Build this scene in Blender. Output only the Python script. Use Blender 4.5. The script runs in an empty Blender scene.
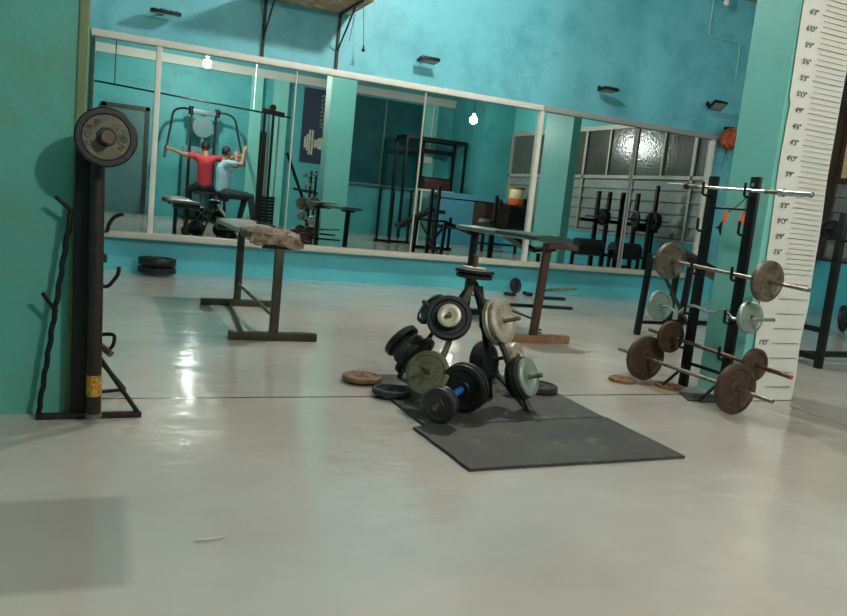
import bpy, bmesh, math, random
from mathutils import Vector, Matrix, Quaternion
random.seed(7)
S = bpy.context.scene
COL = S.collection
PI = math.pi

# ---------------------------------------------------------------- materials
def lin(c):
    return tuple(((x / 255) / 12.92 if x / 255 <= .04045 else ((x / 255 + .055) / 1.055) ** 2.4) for x in c)

def mat(name, rgb, rough=.6, metal=0., var=.12, scale=6., bump=.0, bscale=60., rgb2=None, mix=(.45, .6), spec=.5, coat=0.):
    """principled surface: base colour mottled by noise, optional second colour in patches (rust, wear), bump."""
    m = bpy.data.materials.new(name); m.use_nodes = True
    nt = m.node_tree; N = nt.nodes; L = nt.links
    b = N['Principled BSDF']
    b.inputs['Metallic'].default_value = metal
    b.inputs['Roughness'].default_value = rough
    b.inputs['Specular IOR Level'].default_value = spec
    b.inputs['Coat Weight'].default_value = coat
    c = lin(rgb)
    tc = N.new('ShaderNodeTexCoord')
    nz = N.new('ShaderNodeTexNoise'); nz.inputs['Scale'].default_value = scale; nz.inputs['Detail'].default_value = 6
    L.new(tc.outputs['Object'], nz.inputs['Vector'])
    cr = N.new('ShaderNodeValToRGB')
    cr.color_ramp.elements[0].position = .3; cr.color_ramp.elements[1].position = .7
    cr.color_ramp.elements[0].color = (*[x * (1 - var) for x in c], 1)
    cr.color_ramp.elements[1].color = (*[min(1, x * (1 + var)) for x in c], 1)
    L.new(nz.outputs['Fac'], cr.inputs['Fac'])
    out = cr.outputs['Color']
    if rgb2 is not None:
        n2 = N.new('ShaderNodeTexNoise'); n2.inputs['Scale'].default_value = scale * 2.3; n2.inputs['Detail'].default_value = 8
        n2.inputs['Roughness'].default_value = .65
        L.new(tc.outputs['Object'], n2.inputs['Vector'])
        r2 = N.new('ShaderNodeValToRGB'); r2.color_ramp.elements[0].position = mix[0]; r2.color_ramp.elements[1].position = mix[1]
        L.new(n2.outputs['Fac'], r2.inputs['Fac'])
        mx = N.new('ShaderNodeMix'); mx.data_type = 'RGBA'
        L.new(r2.outputs['Color'], mx.inputs['Factor']); L.new(out, mx.inputs['A'])
        mx.inputs['B'].default_value = (*lin(rgb2), 1)
        out = mx.outputs['Result']
    L.new(out, b.inputs['Base Color'])
    if bump > 0:
        nb = N.new('ShaderNodeTexNoise'); nb.inputs['Scale'].default_value = bscale; nb.inputs['Detail'].default_value = 5
        L.new(tc.outputs['Object'], nb.inputs['Vector'])
        bp = N.new('ShaderNodeBump'); bp.inputs['Strength'].default_value = bump; bp.inputs['Distance'].default_value = .01
        L.new(nb.outputs['Fac'], bp.inputs['Height']); L.new(bp.outputs['Normal'], b.inputs['Normal'])
    return m

def emit(name, rgb, strength):
    m = bpy.data.materials.new(name); m.use_nodes = True
    nt = m.node_tree; nt.nodes.clear()
    e = nt.nodes.new('ShaderNodeEmission'); o = nt.nodes.new('ShaderNodeOutputMaterial')
    e.inputs['Color'].default_value = (*rgb, 1); e.inputs['Strength'].default_value = strength
    nt.links.new(e.outputs[0], o.inputs[0]); return m

M = {}
M['teal'] = mat('teal_wall_paint', (100, 192, 192), .55, var=.07, scale=1.3, bump=.12, bscale=35, rgb2=(84, 178, 186), mix=(.5, .75))
M['teal_front'] = mat('teal_mirror_wall_paint', (106, 186, 198), .5, var=.08, scale=1.1, bump=.2, bscale=30, rgb2=(76, 160, 174), mix=(.46, .7))
M['teal_back'] = mat('deep_teal_back_wall_paint', (74, 164, 166), .55, var=.1, scale=1.2, bump=.1, rgb2=(58, 142, 148), mix=(.5, .72))
M['teal_dado'] = mat('teal_plinth_paint', (88, 188, 200), .45, var=.08, scale=3, bump=.1, rgb2=(50, 120, 126), mix=(.70, .80))
M['green_pillar'] = mat('green_teal_pillar_paint', (82, 152, 138), .6, var=.08, scale=2.2, bump=.15, bscale=30, rgb2=(92, 140, 120), mix=(.5, .75))
M['olive'] = mat('worn_olive_edge', (104, 118, 82), .7, var=.2, scale=8)
M['teal_pillar'] = mat('teal_pillar_paint', (124, 200, 190), .5, var=.06, scale=3, bump=.12, rgb2=(96, 178, 162), mix=(.6, .85))
M['blue_dado'] = mat('blue_low_wall_paint', (84, 160, 180), .5, var=.05, scale=2)
M['ceiling'] = mat('grey_ceiling', (168, 170, 164), .8, var=.06, scale=2)
M['pale_beam'] = mat('pale_beam', (196, 196, 186), .7, var=.05, scale=2)
M['frame_white'] = mat('white_painted_frame', (214, 210, 200), .4, var=.05, scale=8)
M['sill'] = mat('cream_sill', (186, 180, 166), .5, var=.06, scale=5, rgb2=(170, 160, 140), mix=(.6, .8))
M['frame_grey'] = mat('grey_frame', (150, 150, 146), .4, var=.05, scale=8)
M['black_steel'] = mat('black_painted_steel', (15, 14, 13), .42, .3, var=.3, scale=14, bump=.1, bscale=90, rgb2=(52, 34, 24), mix=(.62, .8))
M['brown_steel'] = mat('rusty_brown_steel', (38, 27, 21), .5, .25, var=.3, scale=12, bump=.15, bscale=90, rgb2=(74, 46, 30), mix=(.56, .75))
M['dark_olive_steel'] = mat('dark_olive_steel', (62, 56, 44), .45, .25, var=.2, scale=12, rgb2=(40, 34, 28), mix=(.5, .7))
M['olive_steel'] = mat('worn_khaki_steel', (116, 108, 82), .5, .35, var=.2, scale=14, rgb2=(70, 60, 44), mix=(.5, .7))
M['rust_plate'] = mat('rusted_iron', (82, 58, 46), .6, .2, var=.25, scale=14, bump=.25, bscale=120, rgb2=(62, 44, 36), mix=(.45, .65))
M['rust_bright'] = mat('orange_rusted_iron', (150, 108, 68), .7, .1, var=.2, scale=16, bump=.2, rgb2=(110, 76, 50), mix=(.45, .65))
M['rust_mid'] = mat('brown_rusted_iron', (130, 96, 68), .65, .1, var=.2, scale=16, bump=.2, rgb2=(96, 66, 46), mix=(.45, .65))
M['tan_timber'] = mat('tan_timber', (146, 100, 66), .5, var=.2, scale=9, rgb2=(104, 66, 42), mix=(.5, .7))
M['rust_gray'] = mat('grey_rusted_iron', (112, 102, 88), .5, .4, var=.2, scale=14, bump=.2, rgb2=(84, 62, 46), mix=(.5, .65))
M['khaki_plate'] = mat('khaki_cast_iron', (112, 108, 84), .45, .3, var=.18, scale=12, bump=.2, rgb2=(76, 72, 54), mix=(.5, .65))
M['dark_khaki'] = mat('worn_dark_khaki_paint', (96, 92, 76), .55, .2, var=.25, scale=14, bump=.2, rgb2=(62, 56, 46), mix=(.45, .65))
M['black_plate'] = mat('black_cast_iron', (25, 25, 25), .42, .2, var=.25, scale=14, bump=.2, bscale=120, rgb2=(60, 56, 52), mix=(.62, .75))
M['charcoal_plate'] = mat('charcoal_cast_iron', (48, 48, 47), .5, .2, var=.2, scale=14, bump=.2, bscale=120)
M['chrome'] = mat('worn_chrome', (206, 204, 196), .2, .95, var=.08, scale=16, rgb2=(150, 140, 120), mix=(.6, .72))
M['silver_plate'] = mat('dull_silver_plate', (190, 180, 162), .46, .5, var=.1, scale=9, rgb2=(150, 126, 98), mix=(.5, .7))
M['green_silver'] = mat('pale_green_silver_plate', (158, 168, 158), .38, .6, var=.12, scale=9, rgb2=(120, 118, 96), mix=(.55, .72))
M['bar_steel'] = mat('dull_bar_steel', (150, 138, 124), .35, .75, var=.15, scale=20, rgb2=(92, 62, 48), mix=(.5, .7))
M['bar_brown'] = mat('brown_bar_steel', (112, 84, 70), .42, .6, var=.2, scale=20, rgb2=(76, 46, 36), mix=(.5, .7))
M['red_tip'] = mat('red_bar_tip', (170, 70, 56), .5)
M['blue_grip'] = mat('blue_grip', (36, 104, 190), .4, var=.08)
M['orange'] = mat('orange_plastic', (232, 104, 62), .4, var=.05)
M['white_plastic'] = mat('white_plastic', (226, 226, 220), .4, var=.03)
M['rubber'] = mat('grey_rubber_mat', (58, 57, 54), .6, var=.35, scale=3.5, bump=.4, bscale=140, rgb2=(118, 108, 88), mix=(.58, .74))
M['pad_grey'] = mat('grey_vinyl_pad', (150, 148, 138), .5, var=.15, scale=10, bump=.2, rgb2=(96, 92, 84), mix=(.55, .7))
M['torn_leather'] = mat('torn_brown_leatherette', (146, 124, 106), .6, var=.3, scale=14, bump=.6, bscale=50, rgb2=(84, 62, 48), mix=(.45, .6))
M['foam'] = mat('yellow_foam', (170, 140, 66), .9, var=.2, scale=20, bump=.5)
M['pad_dark'] = mat('dark_green_grey_vinyl', (60, 72, 68), .35, var=.15, scale=8, bump=.15)
M['pad_black'] = mat('black_vinyl', (26, 28, 28), .4, var=.2, scale=8, bump=.15)
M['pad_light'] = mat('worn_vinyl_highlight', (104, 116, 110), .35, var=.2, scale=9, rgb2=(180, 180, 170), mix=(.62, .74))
M['wood_brown'] = mat('reddish_brown_timber', (78, 48, 34), .5, var=.25, scale=8, bump=.15, rgb2=(58, 34, 26), mix=(.5, .7))
M['plywood'] = mat('peeling_plywood', (176, 140, 104), .75, var=.2, scale=5, bump=.3, rgb2=(214, 202, 184), mix=(.5, .62))
M['paper'] = mat('white_chart_sheet', (222, 219, 208), .5, var=.03, scale=3, bump=.06, bscale=8)
M['ink'] = mat('black_ink', (38, 36, 36), .7)
M['navy'] = mat('navy_poster', (34, 42, 66), .5, var=.1, scale=3)
M['beige'] = mat('beige_print', (186, 180, 160), .6)
M['red_shirt'] = mat('red_polo_cotton', (196, 52, 62), .8, var=.12, scale=8, bump=.2, bscale=30)
M['blue_shirt'] = mat('pale_blue_cotton', (150, 190, 200), .8, var=.12, scale=8, bump=.2, bscale=30)
M['trousers'] = mat('dark_trousers', (44, 48, 52), .8, var=.12, scale=8)
M['skin'] = mat('skin', (176, 122, 92), .55, var=.06, scale=10)
M['hair'] = mat('black_hair', (20, 18, 17), .6, var=.2, scale=60, bump=.6, bscale=200)
M['machine_grey'] = mat('grey_machine_panel', (96, 128, 132), .4, var=.08)
M['machine_body'] = mat('dark_teal_machine_shroud', (58, 122, 124), .45, var=.08)
M['cabinet'] = mat('dark_brown_cabinet', (66, 34, 30), .45, var=.2, scale=5)
M['cream'] = mat('cream_plastic', (226, 206, 160), .5, var=.04)
M['orange_jar'] = mat('orange_jar', (226, 96, 36), .5, var=.04)
M['louvre'] = mat('grey_louvre_metal', (142, 150, 144), .5, .2, var=.12, scale=4, rgb2=(110, 112, 104), mix=(.55, .75))
M['alu'] = mat('window_aluminium', (186, 182, 168), .45, .3, var=.08, scale=6)
M['cream_pane'] = mat('lamplit_pane_cream', (232, 214, 172), .6, var=.12, scale=30, bump=.3, bscale=40)  # lamplight on the last frosted pane, put into its base colour
M['brown_frame'] = mat('dark_brown_frame', (74, 58, 46), .5, var=.15)
M['doorway_shade'] = mat('dark_doorway_shade', (22, 26, 26), .7)  # shade inside the open doorway, painted as a near-black panel
M['grey_door'] = mat('blue_grey_door_paint', (74, 116, 116), .5, var=.1)
M['roller'] = mat('black_brown_roller_vinyl', (48, 42, 38), .5, var=.25, scale=12, bump=.3)
M['coir'] = mat('orange_brown_coir', (168, 84, 44), .9, var=.35, scale=30, bump=1., bscale=80)
M['string'] = mat('dark_string', (40, 60, 58), .9)
M['conduit'] = mat('teal_painted_conduit', (122, 196, 190), .45, var=.05)
M['conduit_white'] = mat('white_conduit', (220, 222, 214), .45, var=.03)
M['amber'] = mat('amber_label', (186, 134, 40), .7, var=.3, scale=60, rgb2=(70, 48, 24), mix=(.5, .6))
M['lamp_glass'] = mat('floodlight_glass', (150, 156, 150), .15, .2)
M['scrap'] = mat('twig', (196, 190, 170), .8)

def frosted():
    m = mat('frosted_window_glass', (84, 86, 76), .2, 0, var=.12, scale=4, spec=.9)
    N = m.node_tree.nodes; L = m.node_tree.links; b = N['Principled BSDF']
    tc = N['Texture Coordinate'] if 'Texture Coordinate' in N else N.new('ShaderNodeTexCoord')
    v = N.new('ShaderNodeTexVoronoi'); v.inputs['Scale'].default_value = 22
    nz = N.new('ShaderNodeTexNoise'); nz.inputs['Scale'].default_value = 14; nz.inputs['Detail'].default_value = 3
    ad = N.new('ShaderNodeMath'); ad.operation = 'ADD'
    L.new(tc.outputs['Object'], v.inputs['Vector']); L.new(tc.outputs['Object'], nz.inputs['Vector'])
    L.new(v.outputs['Distance'], ad.inputs[0]); L.new(nz.outputs['Fac'], ad.inputs[1])
    bp = N.new('ShaderNodeBump'); bp.inputs['Strength'].default_value = .13; bp.inputs['Distance'].default_value = .012
    L.new(ad.outputs[0], bp.inputs['Height']); L.new(bp.outputs['Normal'], b.inputs['Normal'])
    return m
M['frosted'] = frosted()

def mirror_mat():
    m = bpy.data.materials.new('mirror_glass'); m.use_nodes = True
    N = m.node_tree.nodes; L = m.node_tree.links; b = N['Principled BSDF']
    b.inputs['Metallic'].default_value = 1; b.inputs['Roughness'].default_value = 0.0
    tc = N.new('ShaderNodeTexCoord'); nz = N.new('ShaderNodeTexNoise'); nz.inputs['Scale'].default_value = 1.5
    L.new(tc.outputs['Object'], nz.inputs['Vector'])
    cr = N.new('ShaderNodeValToRGB')
    cr.color_ramp.elements[0].color = (.50, .60, .59, 1); cr.color_ramp.elements[1].color = (.62, .71, .70, 1)
    L.new(nz.outputs['Fac'], cr.inputs['Fac']); L.new(cr.outputs['Color'], b.inputs['Base Color'])
    return m
M['mirror'] = mirror_mat()

def glass_dark():
    m = mat('dark_partition_glass', (22, 82, 86), .5, 0, var=.2, scale=2, spec=.15)
    return m
M['partition_glass'] = glass_dark()

def floor_mat():
    m = bpy.data.materials.new('grey_floor_paint'); m.use_nodes = True
    N = m.node_tree.nodes; L = m.node_tree.links; b = N['Principled BSDF']
    geo = N.new('ShaderNodeNewGeometry'); sp = N.new('ShaderNodeSeparateXYZ'); L.new(geo.outputs['Position'], sp.inputs[0])
    class tc: outputs = {'Object': geo.outputs['Position']}
    def noise(scale, detail=5, rough=.5):
        n = N.new('ShaderNodeTexNoise'); n.inputs['Scale'].default_value = scale; n.inputs['Detail'].default_value = detail
        n.inputs['Roughness'].default_value = rough; L.new(tc.outputs['Object'], n.inputs['Vector']); return n.outputs['Fac']
    def math_(op, a, c, clamp=False):
        n = N.new('ShaderNodeMath'); n.operation = op; n.use_clamp = clamp
        for i, v in enumerate((a, c)):
            if isinstance(v, (int, float)): n.inputs[i].default_value = v
            else: L.new(v, n.inputs[i])
        return n.outputs[0]
    def band(v, c, w, soft):   # 1 inside |v-c|<w
        d = math_('ABSOLUTE', math_('SUBTRACT', v, c), 0)
        n = N.new('ShaderNodeMapRange'); n.inputs['From Min'].default_value = w + soft; n.inputs['From Max'].default_value = w
        n.clamp = True; L.new(d, n.inputs['Value']); return n.outputs[0]
    cr = N.new('ShaderNodeValToRGB')
    cr.color_ramp.elements[0].position = .3; cr.color_ramp.elements[1].position = .7
    cr.color_ramp.elements[0].color = (*lin((172, 166, 158)), 1); cr.color_ramp.elements[1].color = (*lin((192, 186, 177)), 1)
    L.new(noise(1.1, 6), cr.inputs['Fac'])
    # grime speckle
    g = N.new('ShaderNodeValToRGB'); g.color_ramp.elements[0].position = .70; g.color_ramp.elements[1].position = .80
    L.new(noise(26, 4, .7), g.inputs['Fac'])
    col = cr.outputs['Color']
    def mixc(fac, rgb, amount=1.):
        nonlocal col
        mx = N.new('ShaderNodeMix'); mx.data_type = 'RGBA'
        f = math_('MULTIPLY', fac, amount)
        L.new(f, mx.inputs['Factor']); L.new(col, mx.inputs['A']); mx.inputs['B'].default_value = (*lin(rgb), 1)
        col = mx.outputs['Result']
    mixc(g.outputs['Color'], (140, 138, 128), .35)
    X, Y = sp.outputs['X'], sp.outputs['Y']
    wob = math_('MULTIPLY', math_('SUBTRACT', noise(5, 3), .5), .02)
    # darker soft-edged rectangular patch near the pillar
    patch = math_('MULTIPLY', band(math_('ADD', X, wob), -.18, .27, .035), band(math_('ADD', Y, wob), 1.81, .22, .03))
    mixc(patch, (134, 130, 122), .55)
    # expansion joints
    j1 = math_('MULTIPLY', band(math_('ADD', Y, math_('MULTIPLY', wob, .4)), 2.985, .006, .003), band(X, .5, 2.45, .01))
    j2 = math_('MULTIPLY', band(math_('ADD', X, math_('MULTIPLY', wob, .4)), 3.33, .003, .002), band(Y, 1.8, .95, .01))
    mixc(j1, (48, 46, 42), .95); mixc(j2, (60, 56, 50), .9)
    # yellow paint scuff in front of the upright stand
    y1 = math_('MULTIPLY', band(math_('ADD', X, wob), .155, .02, .03), band(math_('ADD', Y, wob), 2.60, .012, .03))
    mixc(y1, (196, 170, 110), .45)
    # rust stains under the plates beside the pillar
    r1 = math_('MULTIPLY', band(math_('ADD', X, wob), 2.80, .07, .03), band(math_('ADD', Y, wob), 3.12, .10, .04))
    mixc(r1, (150, 118, 76), .6)
    L.new(col, b.inputs['Base Color'])
    rr = N.new('ShaderNodeMapRange'); rr.inputs['To Min'].default_value = .07; rr.inputs['To Max'].default_value = .20
    L.new(noise(2.6, 5), rr.inputs['Value']); L.new(rr.outputs[0], b.inputs['Roughness'])
    b.inputs['Specular IOR Level'].default_value = .5
    bp = N.new('ShaderNodeBump'); bp.inputs['Strength'].default_value = .48; bp.inputs['Distance'].default_value = .014
    mp = N.new('ShaderNodeMapping'); mp.inputs['Scale'].default_value = (3.5, 9.0, 1); mp.inputs['Rotation'].default_value = (0, 0, .12)
    L.new(geo.outputs['Position'], mp.inputs['Vector'])
    nw = N.new('ShaderNodeTexNoise'); nw.inputs['Scale'].default_value = 1.0; nw.inputs['Detail'].default_value = 3; L.new(mp.outputs[0], nw.inputs['Vector'])
    h = math_('ADD', math_('ADD', noise(3.0, 3), math_('MULTIPLY', nw.outputs['Fac'], .45)), math_('MULTIPLY', noise(60, 3), .03))
    L.new(h, bp.inputs['Height']); L.new(bp.outputs['Normal'], b.inputs['Normal'])
    return m
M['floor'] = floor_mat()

# ---------------------------------------------------------------- geometry helpers (world coordinates)
V = Vector
def B(): return bmesh.new()
def merge(bm, tmp):
    me = bpy.data.meshes.new('t'); tmp.to_mesh(me); tmp.free(); bm.from_mesh(me); bpy.data.meshes.remove(me)
def rot_to(axis):
    return V((0, 0, 1)).rotation_difference(V(axis).normalized()).to_matrix().to_4x4()
def box(bm, lo, hi, bev=0., mtx=None):
    t = B(); bmesh.ops.create_cube(t, size=1)
    lo, hi = V(lo), V(hi); c = (lo + hi) / 2; s = hi - lo
    for v in t.verts: v.co = V((v.co.x * s.x, v.co.y * s.y, v.co.z * s.z))
    if bev: bmesh.ops.bevel(t, geom=list(t.edges), offset=bev, segments=2, affect='EDGES', profile=.6)
    for v in t.verts: v.co += c
    if mtx is not None: bmesh.ops.transform(t, matrix=mtx, verts=t.verts)
    merge(bm, t); return bm
def obox(bm, c, size, axis_x=(1, 0, 0), up=(0, 0, 1), bev=0.):
    """box at c whose local x runs along axis_x"""
    x = V(axis_x).normalized(); z = V(up); y = z.cross(x).normalized(); z = x.cross(y)
    m = Matrix((x, y, z)).transposed().to_4x4(); m.translation = V(c)
    s = V(size) / 2
    return box(bm, -s, s, bev, m)
def bar(bm, a, b, w, h=None, bev=0., up=(0, 0, 1)):
    a, b = V(a), V(b); d = b - a; u = V(up)
    if abs(d.normalized().dot(u)) > .95: u = V((0, 1, 0))
    return obox(bm, (a + b) / 2, (d.length, w, h or w), d, u, bev)
def cyl(bm, a, b, r, r2=None, seg=16):
    a, b = V(a), V(b); d = b - a
    t = B(); bmesh.ops.create_cone(t, cap_ends=True, segments=seg, radius1=r, radius2=r if r2 is None else r2, depth=d.length)
    m = rot_to(d); m.translation = (a + b) / 2
    bmesh.ops.transform(t, matrix=m, verts=t.verts); merge(bm, t); return bm
def ball(bm, c, r, sc=(1, 1, 1), seg=20):
    t = B(); bmesh.ops.create_uvsphere(t, u_segments=seg, v_segments=max(8, seg // 2), radius=1)
    for v in t.verts: v.co = V((v.co.x * r * sc[0], v.co.y * r * sc[1], v.co.z * r * sc[2])) + V(c)
    merge(bm, t); return bm
def lathe(bm, prof, c, axis, seg=44, closed=True):
    t = B(); m = rot_to(axis); rings = []
    for k in range(seg):
        a = 2 * PI * k / seg
        rings.append([t.verts.new(V((p[0] * math.cos(a), p[0] * math.sin(a), p[1]))) for p in prof])
    n = len(prof)
    for k in range(seg):
        r0, r1 = rings[k], rings[(k + 1) % seg]
        for i in range(n if closed else n - 1):
            j = (i + 1) % n
            t.faces.new((r0[i], r1[i], r1[j], r0[j]))
    m.translation = V(c); bmesh.ops.transform(t, matrix=m, verts=t.verts)
    bmesh.ops.recalc_face_normals(t, faces=t.faces); merge(bm, t); return bm
def tube(bm, pts, r, seg=10):
    pts = [V(p) for p in pts]; t = B(); rings = []
    prev = None
    for i, p in enumerate(pts):
        d = (pts[min(i + 1, len(pts) - 1)] - pts[max(i - 1, 0)]).normalized()
        if prev is None:
            u = V((0, 0, 1)) if abs(d.z) < .9 else V((1, 0, 0))
            x = d.cross(u).normalized()
        else:
            x = (prev - d * prev.dot(d)).normalized()
        prev = x; y = d.cross(x)
        rr = r[i] if isinstance(r, (list, tuple)) else r
        rings.append([t.verts.new(p + (x * math.cos(2 * PI * k / seg) + y * math.sin(2 * PI * k / seg)) * rr) for k in range(seg)])
    for a, b in zip(rings, rings[1:]):
        for k in range(seg):
            t.faces.new((a[k], a[(k + 1) % seg], b[(k + 1) % seg], b[k]))
    t.faces.new(rings[0]); t.faces.new(rings[-1])
    bmesh.ops.recalc_face_normals(t, faces=t.faces); merge(bm, t); return bm
def smooth_path(pts, n=6):
    pts = [V(p) for p in pts]; out = []
    P = [pts[0]] + pts + [pts[-1]]
    for i in range(1, len(P) - 2):
        for k in range(n):
            s = k / n
            p0, p1, p2, p3 = P[i - 1], P[i], P[i + 1], P[i + 2]
            out.append(.5 * ((2 * p1) + (p2 - p0) * s + (2 * p0 - 5 * p1 + 4 * p2 - p3) * s * s + (3 * p1 - p0 - 3 * p2 + p3) * s ** 3))
    out.append(pts[-1]); return out

def origin_of(o):
    p = V((0, 0, 0))
    while o is not None: p += o.location; o = o.parent
    return p
def obj(name, bm, material, parent=None, smooth=True, ang=40):
    if parent is None:
        xs = [v.co for v in bm.verts]
        lo = V([min(v[i] for v in xs) for i in range(3)]); hi = V([max(v[i] for v in xs) for i in range(3)])
        org = V(((lo.x + hi.x) / 2, (lo.y + hi.y) / 2, lo.z))
        off = org
    else:
        org = V((0, 0, 0)); off = origin_of(parent)
    bmesh.ops.translate(bm, vec=-off, verts=bm.verts)
    me = bpy.data.meshes.new(name); bm.to_mesh(me); bm.free()
    for m in (material if isinstance(material, (list, tuple)) else [material]):
        me.materials.append(M[m] if isinstance(m, str) else m)
    o = bpy.data.objects.new(name, me); COL.objects.link(o); o.location = org
    if parent is not None: o.parent = parent
    if smooth:
        for p in me.polygons: p.use_smooth = True
        me.set_sharp_from_angle(angle=math.radians(ang))
    return o
def thing(name, label, cat, loc, group=None):
    o = bpy.data.objects.new(name, None); COL.objects.link(o); o.location = loc; o.empty_display_size = .1
    return tag(o, label, cat, group)
def tag(o, label, cat, group=None):
    o['label'] = label; o['category'] = cat
    if group: o['group'] = group
    return o
def struct(name, bm, material, label=None, cat=None, smooth=False):
    o = obj(name, bm, material, None, smooth)
    o['kind'] = 'structure'
    if label: o['label'] = label
    o['category'] = cat or name.split('_')[0]
    return o
def text_mesh(txt, size, extrude=.001, align='CENTER', thin=0.):
    c = bpy.data.curves.new('txt', 'FONT'); c.body = txt; c.size = size; c.extrude = extrude; c.offset = -thin
    c.align_x = align; c.align_y = 'CENTER'
    o = bpy.data.objects.new('txt', c); COL.objects.link(o)
    dg = bpy.context.evaluated_depsgraph_get(); dg.update()
    me = bpy.data.meshes.new_from_object(o.evaluated_get(dg))
    bpy.data.objects.remove(o); bpy.data.curves.remove(c)
    t = B(); t.from_mesh(me); bpy.data.meshes.remove(me); return t

# ---------------------------------------------------------------- room shell
XL, XR, YB, YF, ZC = -2.5, 8.6, -3.0, 7.08, 3.5
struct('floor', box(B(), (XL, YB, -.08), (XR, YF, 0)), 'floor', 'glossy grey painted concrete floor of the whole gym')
struct('ceiling', box(B(), (XL, YB, ZC), (XR, YF, ZC + .1)), 'ceiling', 'grey ceiling of the gym, seen in the mirror')
struct('wall_front', box(B(), (XL - .1, YF, -.08), (XR + .1, YF + .12, ZC)), 'teal_front', 'teal painted wall that carries the long mirror')
struct('wall_back', box(B(), (XL - .1, YB - .12, -.08), (XR + .1, YB, ZC)), 'teal_back', 'teal wall across the room, seen in the mirror')
struct('wall_left', box(B(), (XL - .12, YB, -.08), (XL, YF, ZC)), 'teal', 'teal wall on the left side of the gym')
# right wall: dado, louvres, windows above
struct('wall_right', box(B(), (XR, YB, -.08), (XR + .12, YF, .64)), 'teal_dado', 'low teal wall under the metal louvres')
struct('wall_right_upper', box(B(), (XR, YB, 2.58), (XR + .12, YF, ZC)), 'teal', 'teal band above the frosted windows')
struct('trim_1', box(B(), (XL, YB, 3.12), (XR, YB + .10, 3.30), .006), 'pale_beam', 'pale beam along the back wall under the ceiling', 'beam')
# pillars
struct('pillar_left', box(B(), (-.62, 2.80, 0), (-.042, 3.10, ZC)), 'green_pillar', 'wide greenish teal pillar on the left', 'pillar')
struct('trim_2', box(B(), (-.058, 2.792, 0), (-.028, 3.106, ZC), .005), 'olive', 'worn olive corner edge of the left pillar', 'trim')
struct('pillar_right', box(B(), (3.08, 2.86, 0), (3.455, 3.14, ZC), .006), 'teal_pillar', 'teal pillar that carries the white height chart', 'pillar')
struct('pillar_far', box(B(), (7.20, 2.30, 0), (7.35, 3.15, ZC)), 'teal_pillar', 'teal pillar near the frosted windows, seen in the mirror', 'pillar')
for i, (a, b_) in enumerate(((3.02, 3.27), (3.50, 3.83), (7.08, 7.40))):
    struct('trim_%d' % (i + 3), box(B(), (a, YB, 0), (b_, YB + .14, 3.12)), 'teal_pillar',
           ('narrow teal pilaster beside the dark doorway, seen in the mirror', 'wide teal pilaster behind the cable machine, seen in the mirror',
            'teal pilaster with the white switch box, seen in the mirror')[i], 'pilaster')
# back wall: low blue wall and dark glazing above it on the right
struct('wall_back_return', box(B(), (7.85, YB, 0), (XR, -1.32, ZC)), 'teal_back', 'teal return of the back wall in the far corner, seen in the mirror', 'wall')
struct('trim_6', box(B(), (6.92, -1.34, 0), (XR, -1.22, 1.12), .01), 'blue_dado', 'low blue painted wall with rounded top behind the brown cabinet', 'wall')
w = struct('window_1', box(B(), (5.15, YB, 1.12), (7.06, YB + .05, 3.08)), 'partition_glass', 'dark glass partition above the low teal wall, seen in the mirror', 'window')
f = B()
for x in (5.15, 6.1, 7.03): box(f, (x, YB + .05, 1.12), (x + .04, YB + .08, 3.08))
box(f, (5.15, YB + .05, 1.10), (7.07, YB + .09, 1.15))
obj('window_frame', f, 'grey_door', w)
d = struct('door_1', box(B(), (3.28, YB, 0), (3.49, YB + .04, 2.0), .004), 'doorway_shade', 'dark panel for the shade in the open doorway between two pilasters, seen in the mirror', 'door')
d = struct('door_2', box(B(), (.2, YB, 0), (.95, YB + .04, 2.1), .004), 'grey_door', 'blue grey door behind the upright stand, seen in the mirror', 'door')
f = B(); box(f, (.12, YB, 0), (.2, YB + .07, 2.18)); box(f, (.95, YB, 0), (1.03, YB + .07, 2.18)); box(f, (.12, YB, 2.1), (1.03, YB + .07, 2.18))
obj('door_frame', f, 'dark_olive_steel', d)
# louvre shutters and windows on the right wall, bay by bay
bays = [(-3.0, -1.35), (-1.25, .55), (.60, 1.55), (1.6, 3.0), (3.05, 4.5), (4.55, 6.05), (6.12, 6.96)]
for i, (y0, y1) in enumerate(bays):
    s = struct('shutter_%d' % (i + 1), box(B(), (XR + .04, y0, .64), (XR + .12, y1, 1.64)), 'louvre', 'grey metal louvre bay %s the frosted windows' % ('under'), 'shutter')
    f = B()
    for k in range(5):
        z = .70 + k * .19
        obox(f, (XR + .025, (y0 + y1) / 2, z + .08), (y1 - y0, .012, .19), (0, 1, 0), (.16, 0, 1))
    obj('louvre_slat', f, 'louvre', s, False)
    f = B(); box(f, (XR - .02, y0 - .05, .64), (XR + .05, y0, 2.58)); box(f, (XR - .02, y0 - .05, 1.62), (XR + .05, y1, 1.68)); box(f, (XR - .02, y0, .63), (XR + .05, y1, .66))
    obj('shutter_frame', f, 'alu' if i < 6 else 'brown_frame', s, False)
    w = struct('window_%d' % (i + 2), box(B(), (XR + .02, y0, 1.68), (XR + .04, y1, 2.52)), 'frosted' if i < 6 else 'cream_pane',
               'frosted window pane above the louvres' if i < 6 else 'lamplit frosted pane right of the height chart, its light painted cream', 'window')
    f = B()
    ym = (y0 + y1) / 2
    if i < 6: box(f, (XR - .01, ym - .02, 1.68), (XR + .035, ym + .02, 2.52))
    box(f, (XR - .02, y0, 2.50), (XR + .05, y1, 2.58)); box(f, (XR - .01, y1 - .03, 1.68), (XR + .04, y1, 2.52))
    obj('window_frame', f, 'alu' if i < 6 else 'brown_frame', w, False)

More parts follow.
